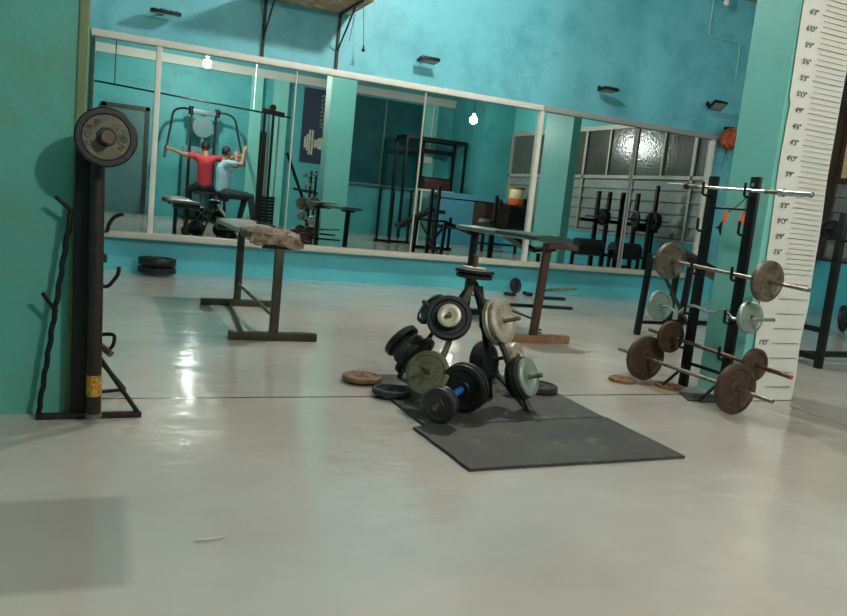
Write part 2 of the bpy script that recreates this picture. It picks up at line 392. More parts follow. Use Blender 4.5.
# ---------------------------------------------------------------- mirror wall
struct('trim_7', box(B(), (8.22, 6.97, .64), (8.6, 7.08, ZC), .004), 'brown_frame', 'dark brown corner post between teal wall and window', 'trim')
mir = thing('wall_mirror', 'long white framed mirror of five panes across the teal wall', 'mirror', (3.25, 7.05, .29))
JX = [-.05, .475, 1.65, 2.92, 4.23, 5.47, 6.54]
MB_, MT = .33, 1.92
for a, b_ in zip(JX, JX[1:]):
    obj('mirror_panel', box(B(), (a + .004, 7.03, MB_), (b_ - .004, 7.05, MT)), 'mirror', mir, False)
obj('top_rail', box(B(), (-.05, 6.99, 1.90), (4.23, 7.08, 1.955), .004), 'frame_white', mir)
obj('top_rail', box(B(), (4.23, 6.99, 1.90), (6.58, 7.08, 1.955), .004), 'frame_grey', mir)
obj('sill_board', box(B(), (-.05, 6.95, .285), (6.58, 7.08, .335), .004), 'sill', mir)
for x, w_, m_ in ((.475, .045, 'frame_white'), (4.23, .045, 'frame_white'), (6.555, .05, 'frame_white')):
    obj('post', box(B(), (x - w_ / 2, 7.0, .33), (x + w_ / 2, 7.04, 1.91), .003), m_, mir)
for x, w_, m_ in ((1.65, .010, 'alu'), (2.92, .012, 'alu'), (5.455, .014, 'frame_grey'), (5.49, .014, 'frame_grey')):
    obj('joint_strip', box(B(), (x - w_ / 2, 7.022, .33), (x + w_ / 2, 7.032, 1.91)), m_, mir)
bk = B(); box(bk, (-.05, 7.05, .30), (6.58, 7.08, 1.95)); obj('backing_board', bk, 'brown_frame', mir, False)
struct('baseboard_front', box(B(), (XL, 7.068, 0), (XR, YF, .285)), 'teal_dado', 'bright teal strip of wall below the mirror sill')

# ---------------------------------------------------------------- shelf and small things on the mirror wall
sh = thing('wall_shelf', 'peeling plywood shelf on rusty brackets above the mirror', 'shelf', (1.7, 7.0, 1.96))
b = B(); box(b, (1.22, 6.38, 2.465), (2.11, 7.078, 2.49), .003)
for v in b.verts: v.co.z += random.uniform(-.003, .003)
obj('board', b, 'plywood', sh)
for x in (1.335, 2.015):
    b = B(); bar(b, (x, 7.062, 1.957), (x, 7.062, 2.46), .022, .022); bar(b, (x, 7.06, 2.452), (x, 6.42, 2.452), .022, .02)
    bar(b, (x, 7.05, 2.14), (x, 6.60, 2.45), .012, .012)
    obj('bracket', b, 'brown_steel', sh)
hc = thing('hanging_cord', 'dark cord with a small weight hanging right of the shelf', 'cord', (2.21, 6.9, 2.12))
obj('cord', tube(B(), smooth_path([(2.17, 6.97, 2.9), (2.185, 6.93, 2.55), (2.21, 6.9, 2.18)]), .003, 6), 'string', hc)
b = B(); cyl(b, (2.21, 6.9, 2.19), (2.21, 6.9, 2.172), .008); cyl(b, (2.21, 6.9, 2.172), (2.21, 6.9, 2.145), .006, .018); cyl(b, (2.21, 6.9, 2.145), (2.21, 6.9, 2.135), .018, .004)
obj('bob', b, 'black_steel', hc)
obj('cord', tube(B(), smooth_path([(2.165, 6.98, 2.9), (2.13, 6.99, 2.5), (2.10, 7.0, 2.22)]), .003, 6), 'string', hc)
obj('hook', box(B(), (2.155, 6.95, 2.89), (2.185, 7.08, 2.91)), 'brown_steel', hc)

def floodlight(x, z, lab, tilt):
    t = thing('floodlight', lab, 'floodlight', (x, 7.0, z), 'small black floodlights above the mirror')
    c = V((x, 6.93, z)); w_ = .24 if x < 1 else .19
    yv = V((0, math.cos(tilt), math.sin(tilt))); up = V((0, -math.sin(tilt), math.cos(tilt)))
    b = B(); obox(b, c, (w_, .13, .028), (1, 0, 0), up, .004)
    for k in range(5): obox(b, c + up * .015 + V((w_ * (-.36 + .18 * k), 0, 0)), (.005, .11, .016), (1, 0, 0), up)
    obj('housing', b, 'black_steel', t)
    obj('glass', obox(B(), c - up * .0155, (w_ * .8, .10, .002), (1, 0, 0), up), 'lamp_glass', t)
    b = B(); bar(b, (x - .02, 6.98, z + .01), (x - .02, 7.078, z + .025), .012); box(b, (x - .035, 7.06, z), (x - .005, 7.08, z + .05))
    obj('bracket', b, 'black_steel', t)
floodlight(.5, 2.165, 'small black floodlight on the wall near the left pillar, above the mirror', .1)
floodlight(2.87, 2.175, 'small black floodlight on the wall right of the plywood shelf', -.15)
floodlight(4.95, 2.215, 'small black floodlight on the wall above the third wide mirror pane', -.1)
floodlight(6.46, 2.27, 'black floodlight with pale glass above the right end of the mirror', -.65)
cd = thing('wall_conduit', 'thin teal painted conduit stepping down the wall top', 'conduit', (6.5, 7.06, 2.62))
obj('pipe', tube(B(), [(6.3, 7.066, 3.5), (6.3, 7.066, 3.03), (6.33, 7.066, 3.02), (6.75, 7.066, 3.03), (6.78, 7.066, 3.01), (6.79, 7.066, 2.63)], .011, 8), 'conduit', cd)
lb = thing('light_bulb', 'unlit white bulb in a holder beside the conduit', 'light bulb', (6.38, 6.95, 3.36))
obj('globe', ball(B(), (6.38, 6.95, 3.38), .035), 'white_plastic', lb)
b = B(); cyl(b, (6.38, 6.95, 3.405), (6.38, 6.95, 3.45), .02); bar(b, (6.38, 6.95, 3.44), (6.38, 7.078, 3.44), .014); obj('holder', b, 'white_plastic', lb)
# coir bundle
cb = thing('coir_bundle', 'orange brown frayed coir bundle hanging on the wall beside the right pillar', 'bundle', (6.74, 6.93, 1.6))
b = B(); ball(b, (6.74, 6.94, 1.93), .13, (1, .75, .85), 28)
for v in b.verts: v.co += V((random.uniform(-1, 1), random.uniform(-1, 1), random.uniform(-1, 1))) * .018
obj('fibre_tangle', b, 'coir', cb)
for x0, x1, zz in ((6.68, 6.66, 1.6), (6.7, 6.72, 1.68)):
    obj('string', tube(B(), smooth_path([(x0, 6.93, 1.88), (x0 - .01, 6.92, 1.76), (x1, 6.93, zz)]), .004, 6), 'string', cb)
obj('nail', cyl(B(), (6.76, 6.95, 2.05), (6.76, 7.08, 2.06), .02), 'black_steel', cb)

# ---------------------------------------------------------------- height chart
hcx = thing('height_chart', 'white wavy edged height chart with black marks on the right pillar', 'height chart', (3.29, 2.85, 0))
b = B(); rows = 70; H = 2.62
lft = []; rgt = []
random.seed(3)
for i in range(rows + 1):
    z = .004 + H * i / rows
    wl = .004 * math.sin(z * 9) + .006 * math.sin(z * 3.1 + 1) + random.uniform(-.0015, .0015)
    wr = .005 * math.sin(z * 7 + 2) + .005 * math.sin(z * 15) * (1 if z < .7 else .3)
    xl = 3.128 + wl - .014 * z - (.014 if 1.53 < z else 0); xr = 3.472 - .016 * z + wr
    if z < .5: xr -= (.5 - z) * .035
    lft.append(xl); rgt.append(xr)
g = []
for i in range(rows + 1):
    z = .004 + H * i / rows; row = []
    for k in range(9):
        x = lft[i] + (rgt[i] - lft[i]) * k / 8
        y = 2.854 - .004 - .0035 * (1 + math.sin(z * 5 + k * .8)) * (1 if z < 1 else .4)
        row.append((b.verts.new((x, y, z)), b.verts.new((x, y + .0012, z))))
    g.append(row)
for i in range(rows):
    for k in range(8):
        b.faces.new((g[i][k][0], g[i][k + 1][0], g[i + 1][k + 1][0], g[i + 1][k][0]))
        b.faces.new((g[i][k][1], g[i + 1][k][1], g[i + 1][k + 1][1], g[i][k + 1][1]))
for i in range(rows):
    b.faces.new((g[i][0][0], g[i + 1][0][0], g[i + 1][0][1], g[i][0][1])); b.faces.new((g[i][8][0], g[i][8][1], g[i + 1][8][1], g[i + 1][8][0]))
for k in range(8):
    b.faces.new((g[0][k][0], g[0][k][1], g[0][k + 1][1], g[0][k + 1][0])); b.faces.new((g[rows][k][0], g[rows][k + 1][0], g[rows][k + 1][1], g[rows][k][1]))
bmesh.ops.recalc_face_normals(b, faces=b.faces)
obj('sheet', b, 'paper', hcx, True, 60)
b = B(); nb = B()
R2 = Matrix.Rotation(PI / 2, 4, 'X')
inch = .02584
for k in range(2, 101):
    z = k * inch
    if k < 26 and k % 3: continue
    lab = k % 3 == 0
    sh_ = .016 * z - .016
    x0 = (3.236 if lab else 3.248) - sh_
    x1 = 3.440 - sh_ * .6 - (max(0, .5 - z) * .05)
    th = .0017 if lab else .0011
    box(b, (x0, 2.8405, z - th / 2), (x1, 2.8435, z + th / 2))
    if lab and (k >= 30 or k == 12) and k != 42:
        t = text_mesh(("%d'%d\"" % (k // 12, k % 12)).replace('0', 'O'), .037, .0012, thin=.0003)
        bmesh.ops.transform(t, matrix=Matrix.Translation((3.176 - sh_, 2.842, z + .002)) @ R2, verts=t.verts)
        merge(nb, t)
obj('printed_lines', b, 'ink', hcx, False)
obj('printed_lettering', nb, 'ink', hcx, False)

# ---------------------------------------------------------------- plates
def plate_bm(c, axis, r, t, hole=.013, b=None):
    b = b or B()
    h = t / 2
    prof = [(hole, -h), (.30 * r, -h), (.34 * r, -h * .6), (.74 * r, -h * .6), (.79 * r, -h), (.95 * r, -h), (r, -h * .7),
            (r, h * .7), (.95 * r, h), (.79 * r, h), (.74 * r, h * .6), (.34 * r, h * .6), (.30 * r, h), (hole, h)]
    return lathe(b, prof, c, axis)
def disc_bm(c, axis, r, t, hole=.012, b=None):
    b = b or B(); h = t / 2
    prof = [(hole, -h), (.93 * r, -h), (r, -h * .6), (r, h * .6), (.93 * r, h), (.55 * r, h), (.5 * r, h * .8), (hole, h * .8)]
    return lathe(b, prof, c, axis)
def plate(c, axis, r, t, m, lab, group=None, name='weight_plate', flat=False, cat='weight plate'):
    o = obj(name, (disc_bm if flat else plate_bm)(c, axis, r, t), m)
    return tag(o, lab, cat, group)

# ---------------------------------------------------------------- upright stand at the left pillar
st = thing('upright_stand', 'black and rusty upright weight stand in front of the left pillar', 'stand', (.02, 2.74, 0))
b = B(); bar(b, (-.14, 2.735, .011), (.19, 2.745, .011), .02, .02, .002); obj('base_bar', b, 'brown_steel', st)
b = B(); bar(b, (-.004, 2.762, .02), (-.018, 2.755, .90), .068, .045, .004); obj('post', b, 'black_steel', st)
b = B(); n = 30
tube(b, [(-.132 + .075 * i / n + .0025 * math.sin(i * 1.9), 2.745 + .0025 * math.cos(i * 1.9), .02 + .68 * i / n) for i in range(n + 1)], .0085, 8)
obj('side_strut', b, 'black_steel', st)
obj('peg', cyl(B(), (-.132, 2.73, .425), (-.088, 2.745, .36), .0065), 'black_steel', st)
obj('peg', cyl(B(), (-.105, 2.73, .74), (-.05, 2.745, .69), .0065), 'black_steel', st)
obj('side_strut', cyl(B(), (.045, 2.745, .215), (.178, 2.745, .018), .008), 'black_steel', st)
obj('side_strut', cyl(B(), (.045, 2.77, .20), (.145, 3.06, .018), .008), 'black_steel', st)
obj('base_bar', cyl(B(), (.045, 3.03, .012), (.15, 3.07, .012), .007), 'brown_steel', st)
for pts in ([(.035, 2.745, .645), (.052, 2.745, .64), (.058, 2.74, .665), (.075, 2.735, .69), (.10, 2.73, .70)],
            [(.035, 2.745, .565), (.05, 2.745, .56), (.05, 2.74, .535)],
            [(.035, 2.745, .46), (.06, 2.74, .455), (.078, 2.735, .475), (.092, 2.73, .50), (.094, 2.73, .525)],
            [(.045, 2.745, .29), (.075, 2.73, .295), (.09, 2.72, .29), (.085, 2.72, .255), (.06, 2.73, .235)]):
    obj('hook', tube(B(), smooth_path(pts, 4), .0065, 8), 'black_steel', st)
obj('hook_bolt', cyl(B(), (.05, 2.735, .255), (.082, 2.70, .232), .011), 'bar_brown', st)
obj('plate_peg', cyl(B(), (.0, 2.75, .92), (.040, 2.56, .938), .0195), 'wood_brown', st)
pp = thing('rusty_pipe', 'rusty open ended pipe leaning upright against the black post', 'pipe', (.03, 2.70, 0))
b = B(); A0, A1 = V((.036, 2.675, .028)), V((.014, 2.70, .87)); ax = (A1 - A0).normalized()
lathe(b, [(.017, 0), (.023, 0), (.023, (A1 - A0).length), (.017, (A1 - A0).length)], A0, ax, 28)
obj('tube', b, 'brown_steel', pp)
b = B(); lathe(b, [(.0232, .07), (.0240, .07), (.0240, .14), (.0232, .14)], A0, ax, 28); obj('amber_label', b, 'amber', pp)
b = B(); lathe(b, [(.016, -.004), (.026, -.004), (.026, .010), (.016, .010)], A0, ax, 28); obj('end_ring', b, 'rust_gray', pp)
# plate with cast lettering
pa = V((.06, -1, .10)).normalized()
pc = V((.035, 2.62, .938))
cp = thing('weight_plate', 'round black and grey cast plate with raised letters on top of the upright stand', 'weight plate', pc)
obj('disc', plate_bm(pc, pa, .092, .026, .018), ['black_plate'], cp)
b = B(); lathe(b, [(.024, .0085), (.069, .0085), (.069, .0098), (.024, .0098)], pc, pa, 48); obj('painted_face', b, 'dark_khaki', cp)
b = B()
Mf = rot_to(pa)
# frame on the face: x to the right, y up as seen by the viewer
ex = V((1, 0, 0)); ex = (ex - pa * ex.dot(pa)).normalized(); ey = pa.cross(ex)
F = Matrix((ex, ey, pa)).transposed().to_4x4(); F.translation = pc + pa * .0098
def arc_text(s, start, step, rad, size):
    for i, ch in enumerate(s):
        a = start + i * step
        t = text_mesh(ch, size, .0016)
        m = F @ Matrix.Rotation(a - PI / 2, 4, 'Z') @ Matrix.Translation((0, rad, 0))
        bmesh.ops.transform(t, matrix=m, verts=t.verts); merge(b, t)
arc_text('CORA', math.radians(205), math.radians(-27), .052, .025)
arc_text('NO', math.radians(-32), math.radians(30), .052, .025)
obj('raised_lettering', b, 'ink', cp, False)
obj('bright_edge', tube(B(), [pc - pa * .012 + (ex * math.cos(a) + ey * math.sin(a)) * .0925 for a in [math.radians(20 + 5 * k) for k in range(10)]], .0018, 6), 'chrome', cp)

# plates by the wall
plate((.535, 6.83, .045), (0, 0, 1), .158, .05, 'black_plate', 'lower black plate of the two stacked on the floor by the teal wall', 'black plates by the wall')
tag(obj('weight_plate', plate_bm((.535, 6.835, .116), (.02, .01, 1), .155, .062), 'black_plate'), 'upper black plate of the two stacked on the floor by the teal wall', 'weight plate', 'black plates by the wall')
plate((3.93, 6.72, .016), (0, 0, 1), .065, .022, 'black_plate', 'small black plate lying flat by the wall behind the brown legged bench', 'small plates behind the bench')
plate((4.07, 6.86, .090), (.35, -1, .25), .078, .035, 'charcoal_plate', 'small black ring shaped plate propped upright against the wall', 'small plates behind the bench')
plate((4.19, 6.80, .020), (.1, 0, 1), .055, .03, 'black_plate', 'smallest black plate beside the propped ring plate by the wall', 'small plates behind the bench')

# ---------------------------------------------------------------- benches
def pad_bm(x0, x1, y0, y1, z0, z1, wob=.004, ny=20, sag=0.):
    b = B(); box(b, (x0, y0, z0), (x1, y1, z1))
    bmesh.ops.bisect_plane
    for k in range(1, ny):
        y = y0 + (y1 - y0) * k / ny
        bmesh.ops.bisect_plane(b, geom=b.verts[:] + b.edges[:] + b.faces[:], plane_co=(0, y, 0), plane_no=(0, 1, 0))
    for k in range(1, 6):
        x = x0 + (x1 - x0) * k / 6
        bmesh.ops.bisect_plane(b, geom=b.verts[:] + b.edges[:] + b.faces[:], plane_co=(x, 0, 0), plane_no=(1, 0, 0))
    xm, hw = (x0 + x1) / 2, (x1 - x0) / 2; zm, hz = (z0 + z1) / 2, (z1 - z0) / 2
    for v in b.verts:
        u = (v.co.x - xm) / hw
        e = 1 - .35 * abs(u) ** 4
        v.co.z = zm + (v.co.z - zm) * e + random.uniform(-wob, wob)
        v.co.x += random.uniform(-wob, wob)
        if abs(u) > .98: v.co.z = zm + (v.co.z - zm) * .8
    return b
b1 = thing('flat_bench', 'low flat bench with torn brown and grey pad on two T shaped legs', 'bench', (.95, 4.75, 0))
obj('pad', pad_bm(.80, 1.08, 4.40, 5.48, .545, .595, .004), 'pad_grey', b1, True, 70)
b = pad_bm(.79, 1.075, 4.12, 4.50, .542, .604, .008, 14); 
for v in b.verts:
    if v.co.y < 4.18: v.co.z -= .018 * random.random() + .008 + max(0, v.co.x - .98) * .18
obj('torn_cover', b, 'torn_leather', b1, True, 70)
b = B()
for k in range(4): ball(b, (.86 + .035 * k, 4.125 + random.uniform(-.006, .006), .552 + random.uniform(-.006, .006)), .012, (1.8, .5, .6), 10)
obj('torn_foam', b, 'foam', b1)
b = B(); cyl(b, (.80, 5.44, .555), (1.08, 5.44, .555), .042, None, 20); obj('rolled_end', b, 'pad_black', b1)
obj('loose_strap', tube(B(), smooth_path([(.98, 4.95, .602), (1.02, 4.8, .606), (1.03, 4.66, .602)]), .007, 6), 'pad_black', b1)
for y, z1 in ((4.15, .52), (5.33, .54)):
    b = B(); box(b, (.932, y - .02, .03), (.978, y + .02, z1), .003); obj('leg', b, 'dark_olive_steel', b1)
    b = B(); box(b, (.71, y - .025, .0), (1.20, y + .025, .045), .003); obj('foot', b, 'dark_olive_steel', b1)
    b = B(); box(b, (.86, y - .02, z1 - .012), (1.04, y + .02, z1 + .02), .003); obj('seat_bracket', b, 'black_steel', b1)
obj('stretcher', cyl(B(), (.955, 5.31, .155), (.955, 4.17, .13), .011), 'olive_steel', b1)
obj('stretcher', cyl(B(), (.905, 5.31, .018), (.80, 4.17, .018), .008), 'dark_olive_steel', b1)

b2 = thing('flat_bench', 'flat bench with dark green pad on brown timber leg with side pegs', 'bench', (2.75, 4.8, 0))
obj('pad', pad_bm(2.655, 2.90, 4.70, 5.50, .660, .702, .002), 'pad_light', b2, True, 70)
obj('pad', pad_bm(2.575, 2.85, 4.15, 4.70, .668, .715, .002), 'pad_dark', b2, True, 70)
b = B(); bar(b, (2.715, 4.28, .04), (2.72, 4.24, .63), .048, .04, .003); obj('leg', b, 'wood_brown', b2)
b = B(); bar(b, (2.76, 5.38, .04), (2.77, 5.38, .65), .05, .04, .003); obj('leg', b, 'black_steel', b2)
obj('foot', box(B(), (2.52, 4.25, 0), (2.99, 4.31, .05), .003), 'tan_timber', b2)
obj('foot', box(B(), (2.56, 5.35, 0), (3.0, 5.41, .045), .003), 'black_steel', b2)
obj('seat_bracket', box(B(), (2.68, 4.16, .630), (2.90, 4.24, .664), .004), 'wood_brown', b2)
obj('seat_bracket', box(B(), (2.69, 5.34, .64), (2.84, 5.42, .66), .003), 'black_steel', b2)
obj('side_peg', cyl(B(), (2.75, 4.27, .352), (3.03, 4.30, .372), .010), 'olive_steel', b2)
obj('side_peg', cyl(B(), (2.75, 4.30, .298), (2.955, 4.32, .295), .012), 'black_steel', b2)
obj('side_peg', cyl(B(), (2.55, 4.33, .238), (3.03, 4.33, .232), .012), 'black_steel', b2)
obj('stretcher', cyl(B(), (2.76, 4.3, .14), (2.76, 5.38, .17), .008), 'olive_steel', b2)
b = B()
for z in (.07, .09): cyl(b, (2.75, 4.262, z), (2.75, 4.235, z), .008)
obj('bolt', b, 'chrome', b2)

# ---------------------------------------------------------------- mats
def mat_bm(pts, t=.012, seed=1):
    random.seed(seed); b = B(); P = []
    n = len(pts)
    for i in range(n):
        a, c = V(pts[i]), V(pts[(i + 1) % n])
        for k in range(8):
            p = a.lerp(c, k / 8)
            P.append(p + V((random.uniform(-.002, .002), random.uniform(-.002, .002))) * (k > 0))
    top = [b.verts.new((p.x, p.y, t)) for p in P]; bot = [b.verts.new((p.x, p.y, .0005)) for p in P]
    b.faces.new(top); b.faces.new(bot[::-1])
    for i in range(len(P)):
        j = (i + 1) % len(P); b.faces.new((bot[i], bot[j], top[j], top[i]))
    bmesh.ops.recalc_face_normals(b, faces=b.faces); return b
tag(obj('rubber_mat', mat_bm([(1.19, 2.545), (2.055, 2.60), (2.075, 3.10), (2.02, 3.33), (1.19, 3.33)], .012, 2), 'rubber', None, False), 'dark grey rubber mat under the plate tree', 'mat', 'rubber floor mats')
tag(obj('rubber_mat', mat_bm([(1.15, 2.085), (2.06, 2.105), (2.065, 2.592), (1.135, 2.53)], .012, 5), 'rubber', None, False), 'dark grey rubber mat in front, bare except for scuffs', 'mat', 'rubber floor mats')

# ---------------------------------------------------------------- plate tree
tr = thing('plate_tree', 'four legged black plate tree standing on the rubber mat', 'plate tree', (1.6, 3.03, .012))
apex = V((1.58, 3.03, .52))
feet = [V((1.27, 2.76, .014)), V((1.735, 2.68, .014)), V((1.37, 3.28, .014)), V((1.93, 3.33, .014))]
for i, ft in enumerate(feet):
    b = B(); bar(b, ft, apex + (ft - apex).normalized() * .01, .024, .016, .002)
    obj('leg', b, ('olive_steel', 'dark_olive_steel', 'dark_olive_steel', 'black_steel')[i], tr)
b = B(); bar(b, feet[1].lerp(apex, .02), feet[3].lerp(apex, .02), .02, .01); obj('brace', b, 'black_steel', tr)
obj('brace', bar(B(), V((1.66, 2.90, .014)), V((1.60, 3.0, .5)), .022, .012), 'black_steel', tr)
obj('top_peg', cyl(B(), (1.58, 3.03, .51), (1.578, 3.03, .635), .0115), 'bar_brown', tr)
def peg(a, b_, m='bar_brown'): obj('peg', cyl(B(), a, b_, .0095), m, tr)
def stack(lab0, p0, axis, items, peg_len, back=.0, m='bar_brown'):
    """plates along an outward axis starting at p0; items = (radius, thickness, material, label, flat)"""
    ax_ = V(axis).normalized(); d = 0.
    for r, t, mm, lb_, fl in items:
        plate(V(p0) + ax_ * (d + t / 2), ax_, r, t, mm, lb_, lab0, flat=fl); d += t + .0015
    peg(V(p0) - ax_ * back, V(p0) + ax_ * (d + peg_len), m)
G = 'plates loaded on the plate tree'
plate((1.58, 3.03, .540), (.02, 0, 1), .082, .018, 'black_plate', 'dark plate on the top peg of the plate tree, lower of two', G)
plate((1.58, 3.03, .562), (.03, .02, 1), .088, .018, 'black_plate', 'dark plate on the top peg of the plate tree, under the thin chrome disc', G)
plate((1.575, 3.03, .577), (.03, .02, 1), .055, .008, 'silver_plate', 'thin worn chrome disc lying on the top peg of the plate tree', G, flat=True)
# a: black plate with chrome plate, facing the viewer
stack(G, (1.425, 2.92, .360), (-.50, -1, .42), [(.098, .040, 'black_plate', 'large black plate on the upper front peg of the plate tree, behind the chrome disc', False),
      (.054, .016, 'charcoal_plate', 'mid sized dark disc between the black plate and the chrome disc, upper front peg', True),
      (.050, .012, 'silver_plate', 'shiny pale disc at the front of the upper front peg', True)], .028, .06)
# b: plate tilted to upper left behind
stack(G, (1.415, 3.07, .370), (-.80, -.02, .60), [(.080, .022, 'black_plate', 'black plate seen edge on at the upper left peg of the plate tree', False)], .045, .06)
# c: stack lower left
stack(G, (1.365, 3.08, .150), (-.50, .66, .60), [(.108, .028, 'black_plate', 'widest black plate, innermost of the lower left stack of the plate tree', False),
      (.082, .045, 'charcoal_plate', 'thick charcoal plate in the middle of the lower left stack', True),
      (.074, .014, 'black_plate', 'thin black plate between the two thick ones of the lower left stack', True),
      (.088, .036, 'black_plate', 'outermost black plate of the lower left stack of the plate tree', True)], -.02, .03)
# d: khaki plate lower front
stack(G, (1.300, 2.80, .148), (-.70, -.72, .48), [(.094, .024, 'khaki_plate', 'khaki plate with dished face on the lower front peg of the plate tree', False)], .085, .05)
# f: thick silver plates facing right and forward
OUT = (.50, -.82, .34)
stack(G, (1.638, 2.945, .34), OUT, [(.089, .018, 'black_plate', 'black plate behind the thick silver plates, upper right peg', False),
      (.101, .030, 'silver_plate', 'inner thick dull silver plate on the upper right peg of the plate tree', True),
      (.099, .028, 'silver_plate', 'outer thick dull silver plate on the upper right peg of the plate tree', True)], .075, .05, 'olive_steel')
# g: lower right, rear
stack(G, (1.765, 3.20, .112), (.35, -.90, .20), [(.100, .024, 'black_plate', 'large black plate on the rear lower right peg of the plate tree', False)], .0, .03)
stack(G, (1.835, 3.07, .165), OUT, [(.064, .05, 'silver_plate', 'small dull silver plate behind the front right stack of the plate tree', True)], .0, .08)
# h: lower right, front: four plates
stack(G, (1.69, 2.765, .135), OUT, [(.088, .018, 'black_plate', 'black plate nearest the leg in the front right stack of the plate tree', False),
      (.094, .018, 'black_plate', 'second black plate in the front right stack of the plate tree', False),
      (.089, .018, 'charcoal_plate', 'charcoal plate next to the silver one in the front right stack', False),
      (.083, .018, 'green_silver', 'pale silver plate at the front of the front right stack of the plate tree', True)], .055, .04, 'olive_steel')
# dumbbell with unequal plates
db = thing('dumbbell', 'dumbbell with blue grip and unequal dark plates in front of the plate tree', 'dumbbell', (1.36, 2.69, .012))
e0, e1 = V((1.235, 2.545, .085)), V((1.405, 2.685, .116)); dx = (e1 - e0).normalized()
obj('handle', cyl(B(), e0 - dx * .03, e1 + dx * .05, .011), 'bar_brown', db)
obj('grip', cyl(B(), e0 + dx * .07, e1 - dx * .02, .0145), 'blue_grip', db)
obj('plate', plate_bm(e0 + dx * .012, dx, .070, .022), 'charcoal_plate', db)
obj('plate', plate_bm(e0 + dx * .040, dx, .068, .020), 'black_plate', db)
obj('plate', plate_bm(e1 + dx * .0, dx, .100, .022), 'black_plate', db)
obj('plate', plate_bm(e1 + dx * .026, dx, .102, .022), 'brown_steel', db)
# floor plates around the tree
GF = 'plates lying flat around the plate tree'
plate((1.165, 3.225, .024), (0, .0, 1), .090, .022, 'rust_mid', 'orange rusty plate lying flat left of the plate tree', GF)
plate((1.215, 2.975, .027), (.0, .02, 1), .085, .024, 'charcoal_plate', 'dark grey plate lying flat on the mat corner, left of the plate tree', GF)
plate((1.985, 3.035, .028), (0, 0, 1), .098, .030, 'charcoal_plate', 'dark plate lying flat on the mat, right of the plate tree', GF)
plate((1.64, 3.20, .026), (0, 0, 1), .085, .024, 'charcoal_plate', 'dark plate lying flat under the plate tree, between its legs', GF)
plate((2.66, 3.255, .010), (0, 0, 1), .072, .018, 'rust_bright', 'rusty disc lying flat left of the lowest barbell by the pillar', 'rusty discs on the floor')
plate((2.87, 3.13, .008), (0, 0, 1), .07, .014, 'rust_bright', 'rusty disc lying flat under the lowest barbell by the pillar', 'rusty discs on the floor')
tag(obj('rubber_scrap', mat_bm([(2.76, 2.86), (2.98, 2.80), (3.08, 2.93), (2.83, 3.0)], .008, 9), 'rubber', None, False), 'small dark rubber scrap on the floor at the pillar foot', 'mat')

# ---------------------------------------------------------------- barbell rack at the right pillar
rk = thing('barbell_rack', 'black barbell rack with prong hooks standing beside the right pillar', 'rack', (2.94, 3.0, 0))
for y in (2.85, 3.13):
    b = B(); box(b, (2.93, y - .027, .01), (2.955, y + .027, 1.13), .004); obj('upright', b, 'black_steel', rk)
    for z, xh in ((1.045, 2.9), (.86, 2.9), (.635, 2.9), (.42, 2.9), (.235, 2.9)):
        b = B(); tube(b, [(2.935, y, z - .016), (xh - .012, y, z - .016), (xh - .022, y, z - .010), (xh - .024, y, z + .05)], .007, 8)
        obj('hook', b, 'black_steel', rk)
    b = B(); tube(b, [(2.935, y, .12), (2.79, y - .01, .012)], .008, 8); obj('foot_strut', b, 'black_steel', rk)
b = B(); cyl(b, (2.94, 2.85, .97), (2.94, 3.13, .97), .007); obj('cross_bar', b, 'black_steel', rk)
b = B(); cyl(b, (2.94, 2.85, .14), (2.94, 3.13, .14), .009); obj('cross_bar', b, 'black_steel', rk)
obj('bolt', cyl(B(), (2.931, 2.85, 1.09), (2.922, 2.85, 1.09), .009), 'chrome', rk)
for y, dz in ((2.97, 0.), (2.86, -.005)):
    t = thing('cable_tag', ('orange plastic tag hanging left on the rack cross bar', 'orange plastic tag hanging at the right upright of the rack')[y < 3], 'tag', (2.91, y, .92 + dz), 'orange tags on the barbell rack')
    obj('cord', tube(B(), smooth_path([(2.92, 2.87, 1.04), (2.912, (y + 2.87) / 2, .99), (2.905, y, .955 + dz)]), .0025, 6), 'string', t)
    b = B(); cyl(b, (2.905, y, .962 + dz), (2.90, y + .008, .915 + dz), .008, .013); ball(b, (2.90, y + .008, .915 + dz), .013); obj('tag_body', b, 'orange', t)

def barbell(lab, x, ya, za, yb, zb, plates, rad=.0095, m='bar_steel', path=None, tip=None, sleeves=None):
    t = thing('barbell', lab, 'barbell', (x, (ya + yb) / 2, min(za, zb)), 'barbells on the rack by the pillar')
    a, c = V((x, ya, za)), V((x, yb, zb)); d = (c - a).normalized()
    if path: obj('bar', tube(B(), path, rad, 12), m, t)
    else: obj('bar', cyl(B(), a, c, rad), m, t)
    for y, r, th, mm in plates:
        s = (y - ya) / (yb - ya); p = a.lerp(c, s)
        obj('plate', plate_bm(p, d + V((.02, 0, .01)), r, th), mm, t)
    if sleeves:
        for (y0, y1, rr, mm) in sleeves:
            obj('sleeve', cyl(B(), a.lerp(c, (y0 - ya) / (yb - ya)), a.lerp(c, (y1 - ya) / (yb - ya)), rr), mm, t)
    if tip: obj('end_cap', cyl(B(), c, c + d * .006, rad * 1.05), tip, t)
    return t
barbell('bare chrome barbell, topmost on the rack by the pillar', 2.895, 3.42, 1.085, 2.475, 1.058, [], .0085, 'chrome', None, None,
        [(3.42, 3.28, .0125, 'chrome'), (3.28, 3.262, .018, 'charcoal_plate'), (3.262, 3.18, .0115, 'olive_steel'), (2.74, 2.655, .0105, 'olive_steel'), (2.655, 2.632, .019, 'chrome'), (2.632, 2.48, .0135, 'chrome')])
barbell('barbell with grey brown plates, second from the top of the rack', 2.895, 3.45, .678, 2.41, .642, [(3.315, .100, .032, 'rust_gray'), (2.645, .098, .028, 'rust_gray')], .010)
